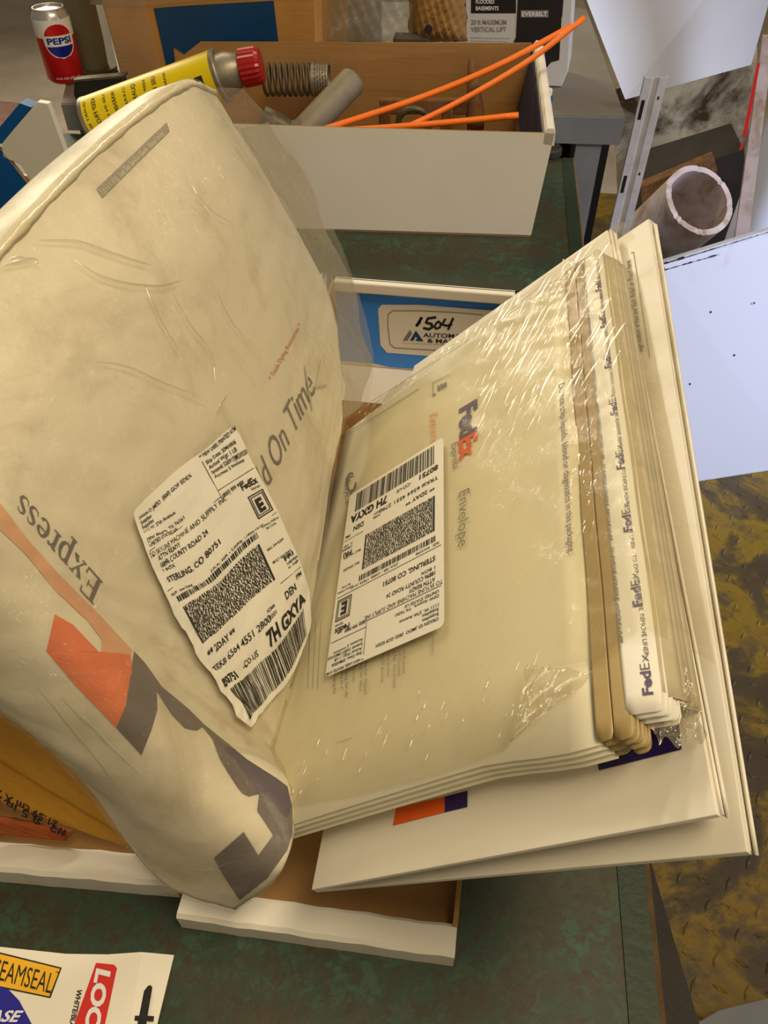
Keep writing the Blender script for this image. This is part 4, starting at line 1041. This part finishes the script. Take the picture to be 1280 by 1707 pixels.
# pump package
pu0 = Y(770, 135, 1.56); pk = thing('pump_box', 'white retail box printed with a black pump picture and lift text on the desk', 'box', V((.05, 1.66, .05)))
def pump(px, py, d=0): return Y(px, py, 1.60-d)
c0 = pump(772, 140); c1 = pump(938, 130); c1.z = .0515; c0.z = .0515
prism('carton', [c0, c1, pump(947, 118), pump(962, -120), pump(778, -120)], (.01, .10, 0), 'sheetwhite', pk, bevel=.002)
p = Print(); p.poly([(786, -60), (860, -60), (860, 22), (785, 22)]); p.emit('black_panel', 'pump_black', pk, lambda x, y: pump(x, y, .0006))
p = Print(); p.poly([(936, -60), (944, -60), (937, 28), (930, 28)]); p.emit('black_panel', 'pump_black', pk, lambda x, y: pump(x, y, .0006))
p = Print(); p.text('FLOODED', (793, 6), (31, 0), (0, -6.5), off=.02); p.text('BASEMENTS', (793, 17), (38, 0), (0, -6.5), off=.02); p.emit('white_text', 'canwhite', pk, lambda x, y: pump(x, y, .0012))
p = Print(); p.text('20 ft MAXIMUM', (785, 41), (59, 0), (0, -8), off=.02); p.text('VERTICAL LIFT', (785, 53), (59, 0), (0, -8), off=.02)
p.text('WARNING: Read all instructions first', (784, 64), (66, 1), (0, -2)); p.text('before operating this product or serious injury', (784, 69), (62, 1), (0, -2)); p.text('may result. Keep this for reference.', (784, 74), (60, 1), (0, -2)); p.emit('grey_text', 'greyink', pk, lambda x, y: pump(x, y, .0006))
p = Print(); p.poly([(866, -60), (936, -60), (936, 30), (932, 100), (918, 104), (912, 112), (900, 113), (880, 100), (852, 80), (856, 70), (860, 62)]); p.emit('pump_picture', 'pump_black', pk, lambda x, y: pump(x, y, .0010))
p = Print(); p.rect(868, 17, 914, 29); p.emit('brand_plate', 'greyink', pk, lambda x, y: pump(x, y, .0014))
p = Print(); p.text('EVERBILT', (870, 27), (42, 0), (0, -7.5), off=.02); p.emit('brand_text', 'canwhite', pk, lambda x, y: pump(x, y, .0018))
# brown paper bag, clear plastic bag
def sack(name, label, cat, quad, th, mat, wr):
    q_ = [V(a) for a in quad]; r = thing(name, label, cat, (q_[0]+q_[1])/2+V((0, th/2, 0)))
    def fc(sgn_):
        def f_(u, v):
            p_ = q_[0].lerp(q_[1], u).lerp(q_[3].lerp(q_[2], u), v); e = (1-(2*u-1)**4)*(1-(2*v-1)**8)
            return p_+V((0, th/2-sgn_*th/2*e, 0))+V((.002, -.004*sgn_, 0))*wr*hsh(u*4, v*4)
        return f_
    grid('front_side', fc(1), 30, 30, mat, r); grid('back_side', fc(-1), 20, 20, mat, r); return r
a_ = sack('paper_bag', 'crumpled brown paper bag with a dark eyelet behind the rear bin', 'bag', [Y(676, 82, 1.52), Y(776, 80, 1.52), Y(772, -120, 1.52), Y(684, -120, 1.52)], .08, 'kraftbag', 1.2)
lathe('eyelet', [(.004, 0), (.007, 0), (.007, .003), (.004, .003)], Y(714, 49, 1.508), (0, -1, .2), 'black', a_, 20)
box('paper_fold', tuple(Y(655, 80, 1.50)), tuple(Y(655, 80, 1.50)+V((.06, .04, .014))), 'dark_steel', a_)
sack('clear_bag', 'rumpled clear plastic bag beside the blue-printed carton', 'plastic bag', [Y(530, 82, 1.50), Y(690, 82, 1.50), Y(672, -140, 1.50), Y(545, -140, 1.50)], .10, 'film_clear', 2.2)
tag(lathe('steel_cylinder', [(.035, 0), (.037, .003), (.037, .18), (.034, .185)], Z(600, 85, .05)+V((0, .06, 0)), (0, 0, 1), 'steel', None, 32), 'grey metal cylinder seen through the clear plastic bag', 'canister')
tag(prism('floor_board', [Z(-60, 168, -.9), Z(48, 180, -.9), Z(60, 236, -.9), Z(-60, 250, -.9)], (0, 0, .02), plain('pinkish_wood', rgb(150, 112, 100), .7)), 'pinkish worn board on the floor at the left edge beyond the blue box', 'board')
# little blue and white bottle
tb0 = Z(908, 176, .05); sb = thing('sample_carton', 'tiny white and blue carton beside the rear bin corner', 'box', tb0)
box('carton_top', tuple(tb0+V((-.012, 0, .014))), tuple(tb0+V((.010, .014, .026))), 'white', sb, bevel=.003)
box('carton_base', tuple(tb0+V((-.012, -.001, .0))), tuple(tb0+V((.012, .014, .014))), 'bright_blue', sb, bevel=.0006)
tag(lathe('round_tin', [(.022, 0), (.024, .002), (.024, .012), (.022, .014)], tuple(Z(912, 258, 0)), (0, 0, 1), 'bench_dark', None, 32), 'round dark knob lying at the far right bench corner by the rear bin', 'tin')

# ================================================================ things on the floor at the right
# slotted aluminium upright
st_t = Y(1094, 130, 1.50); st_b = Y(1012, 470, 1.50); dn = (st_b-st_t).normalized(); Ls = .98; wv = V((1, .1, 0)).normalized()
up_ = thing('slotted_upright', 'slotted aluminium shelving upright leaning beside the grey desk', 'upright', V((st_b.x, 1.5, -.9)))
st_b = st_t+dn*Ls; hw = .0195
sec = [(-hw, .012), (-hw, 0), (-.006, 0), (-.004, .004), (.004, .004), (.006, 0), (hw, 0), (hw, .012), (hw-.002, .012), (hw-.002, .002), (.007, .002), (.005, .006), (-.005, .006), (-.007, .002), (-hw+.002, .002), (-hw+.002, .012)]
prism('channel', [st_t+wv*a_+V((0, b_, 0)) for a_, b_ in sec], dn*Ls, 'alu', up_)
for k, h in enumerate((.035, .165, .295, .425)):
    q_ = st_t+dn*h; prism('slot', [q_+wv*-.016+V((0, -.0004, 0)), q_+wv*-.010+V((0, -.0004, 0)), q_+wv*-.010+dn*.032+V((0, -.0004, 0)), q_+wv*-.016+dn*.032+V((0, -.0004, 0))], (0, .0006, 0), 'black', up_)
    prism('slot', [q_+wv*.010+V((0, -.0004, .006)), q_+wv*.013+V((0, -.0004, .006)), q_+wv*.013+V((0, -.0004, .001)), q_+wv*.010+V((0, -.0004, .001))], (0, .0006, 0), 'black', up_)
# big white sheet
sp_ = [Y(1042, 166, 2.15), Y(1252, 108, 2.45), Y(1300, -60, 2.55), Y(1330, -200, 2.6), Y(900, -200, 2.15)]
tag(prism('white_sheet', sp_, (0, .03, 0), 'sheetwhite'), 'large smooth white painted sheet standing at the upper right', 'panel')
tag(prism('grimy_panel', [Y(1020, 150, 2.6), Y(1262, 80, 2.6), Y(1262, 520, 2.6), Y(1040, 520, 2.6)], (0, .03, 0), 'cream_dirty'), 'cream metal panel blotched with black grime below the white sheet', 'panel')
wq = [Y(1070, 312, 2.2), Y(1190, 262, 2.25), Y(1196, 282, 2.25), Y(1190, 300, 2.25), Y(1072, 346, 2.2)]
tag(prism('wooden_plank', wq, (0, .04, 0), 'rust'), 'rough brown plank behind the broken plastic pipe', 'plank')
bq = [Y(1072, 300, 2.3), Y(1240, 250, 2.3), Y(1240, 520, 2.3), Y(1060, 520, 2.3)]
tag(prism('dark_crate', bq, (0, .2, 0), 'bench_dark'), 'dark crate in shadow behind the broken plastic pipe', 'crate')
aq = [Y(1272, 60, 2.05), Y(1290, 60, 2.05), Y(1245, 420, 1.98), Y(1222, 420, 1.98)]
ab = thing('angle_bar', 'beige metal bar with red painted stripes leaning at the right edge', 'bar', V((.55, 2.0, -.9)))
prism('bar_face', aq, (0, .012, 0), 'pvc', ab)
p = Print(); p.poly([(1262, 105), (1267, 105), (1244, 228), (1237, 228)]); p.poly([(1235, 238), (1240, 238), (1236, 250), (1232, 250)]); p.emit('red_stripe', 'red', ab, lambda x, y: Y(x, y, 1.975))
cp_ = Y(1300, 260, 2.1)
tag(lathe('white_pipe', [(.055, -.85), (.055, .4)], V((cp_.x+.0, cp_.y, -.04)), (.02, 0, 1), 'enamel', None, 32), 'glossy white round post cut by the right edge of the photo', 'post')
# broken plastic pipe
axn = V((.29, -.53, .79)).normalized(); oc = Y(1167, 333, 1.95); Rp = .0905
pv = thing('plastic_pipe', 'short thick white plastic pipe with a broken jagged rim, open end up', 'pipe', oc-axn*.45)
a_, u_, w_ = frame(axn); n = 72; vs = []; fs = []
jag = [(-.014*max(0, math.cos(2*math.pi*i/n-1.9))**30-.004*abs(math.sin(i*1.7))*(.3+.7*(i % 9 < 3))) for i in range(n)]
ring_ = [(Rp, 0, 1), (Rp, -.03, .2), (Rp, -.45, 0), (Rp*.84, -.45, 0), (Rp*.84, -.03, .2), (Rp*.84, 0, 1)]
for r_, h, jk in ring_:
    for i in range(n):
        t_ = 2*math.pi*i/n; vs.append(oc+a_*(h+jag[i]*jk)+(u_*math.cos(t_)+w_*math.sin(t_))*r_)
for k in range(6):
    for i in range(n): j = (i+1) % n; k2 = (k+1) % 6; fs.append((k*n+i, k*n+j, k2*n+j, k2*n+i))
o = fixnorm(mesh('pipe_wall', vs, fs, 'pvc', pv, smooth=True)); o.data.set_sharp_from_angle(angle=.6)
# enamel panel leaning
eb0 = V((.625, 1.602, -.9)); eb1 = Z(1330, 778, -.9); et0 = Y(1099, 440, 1.72); et1 = Y(1330, 369, 1.86)
ep = thing('enamel_panel', 'chipped bluish-white enamelled appliance panel leaning above the yellow floor plate', 'panel', eb0)
nr = (eb1-eb0).cross(et0-eb0).normalized()
if nr.y > 0: nr = -nr
prism('panel_face', [eb0, eb1, et1, et0], -nr*.03, 'enamel', ep, bevel=.004)
f = lambda px, py: PL(px, py, eb0+nr*.0006, nr)
p = Print(); R2 = random.Random(4)
def jagline(x0, y0, x1, y1, n_, w0, w1):
    top = []; bot = []
    for k in range(n_+1):
        t_ = k/n_; x = x0+(x1-x0)*t_; y = y0+(y1-y0)*t_; w2 = R2.uniform(w0, w1); top.append((x, y-w2)); bot.append((x+R2.uniform(-1, 1), y+w2*.5))
    for k in range(n_): p.quad(top[k], top[k+1], bot[k+1], bot[k])
jagline(1098, 443, 1290, 384, 40, .3, 1.6); jagline(1102, 452, 1200, 424, 20, .2, 2.2); jagline(1106, 404+36, 1140, 430, 8, 1, 3)
for k in range(12): 
    y = 446+k*10; p.quad((1104+k*.6-R2.uniform(1, 2.6), y), (1108+k*.6+R2.uniform(-1, 1), y), (1108+k*.6, y+10), (1104+k*.6-R2.uniform(1, 2), y+10)) if k < 7 else None
for x, y in ((1185, 520), (1224, 592), (1150, 640), (1257, 505)): p.poly([(x-2, y), (x, y-2), (x+2, y), (x, y+2.4)])
p.emit('chipped_edge', 'black', ep, f)
# grey thing at the bottom right
tag(prism('grey_metal_sheet', [Z(1150, 1712, -.8), Z(1200, 1684, -.8), Z(1320, 1655, -.8), Z(1400, 1800, -.8), Z(1150, 1800, -.8)], (0, 0, -.1), 'deskgrey'), 'blue-grey metal block on the floor at the bottom right corner', 'block')
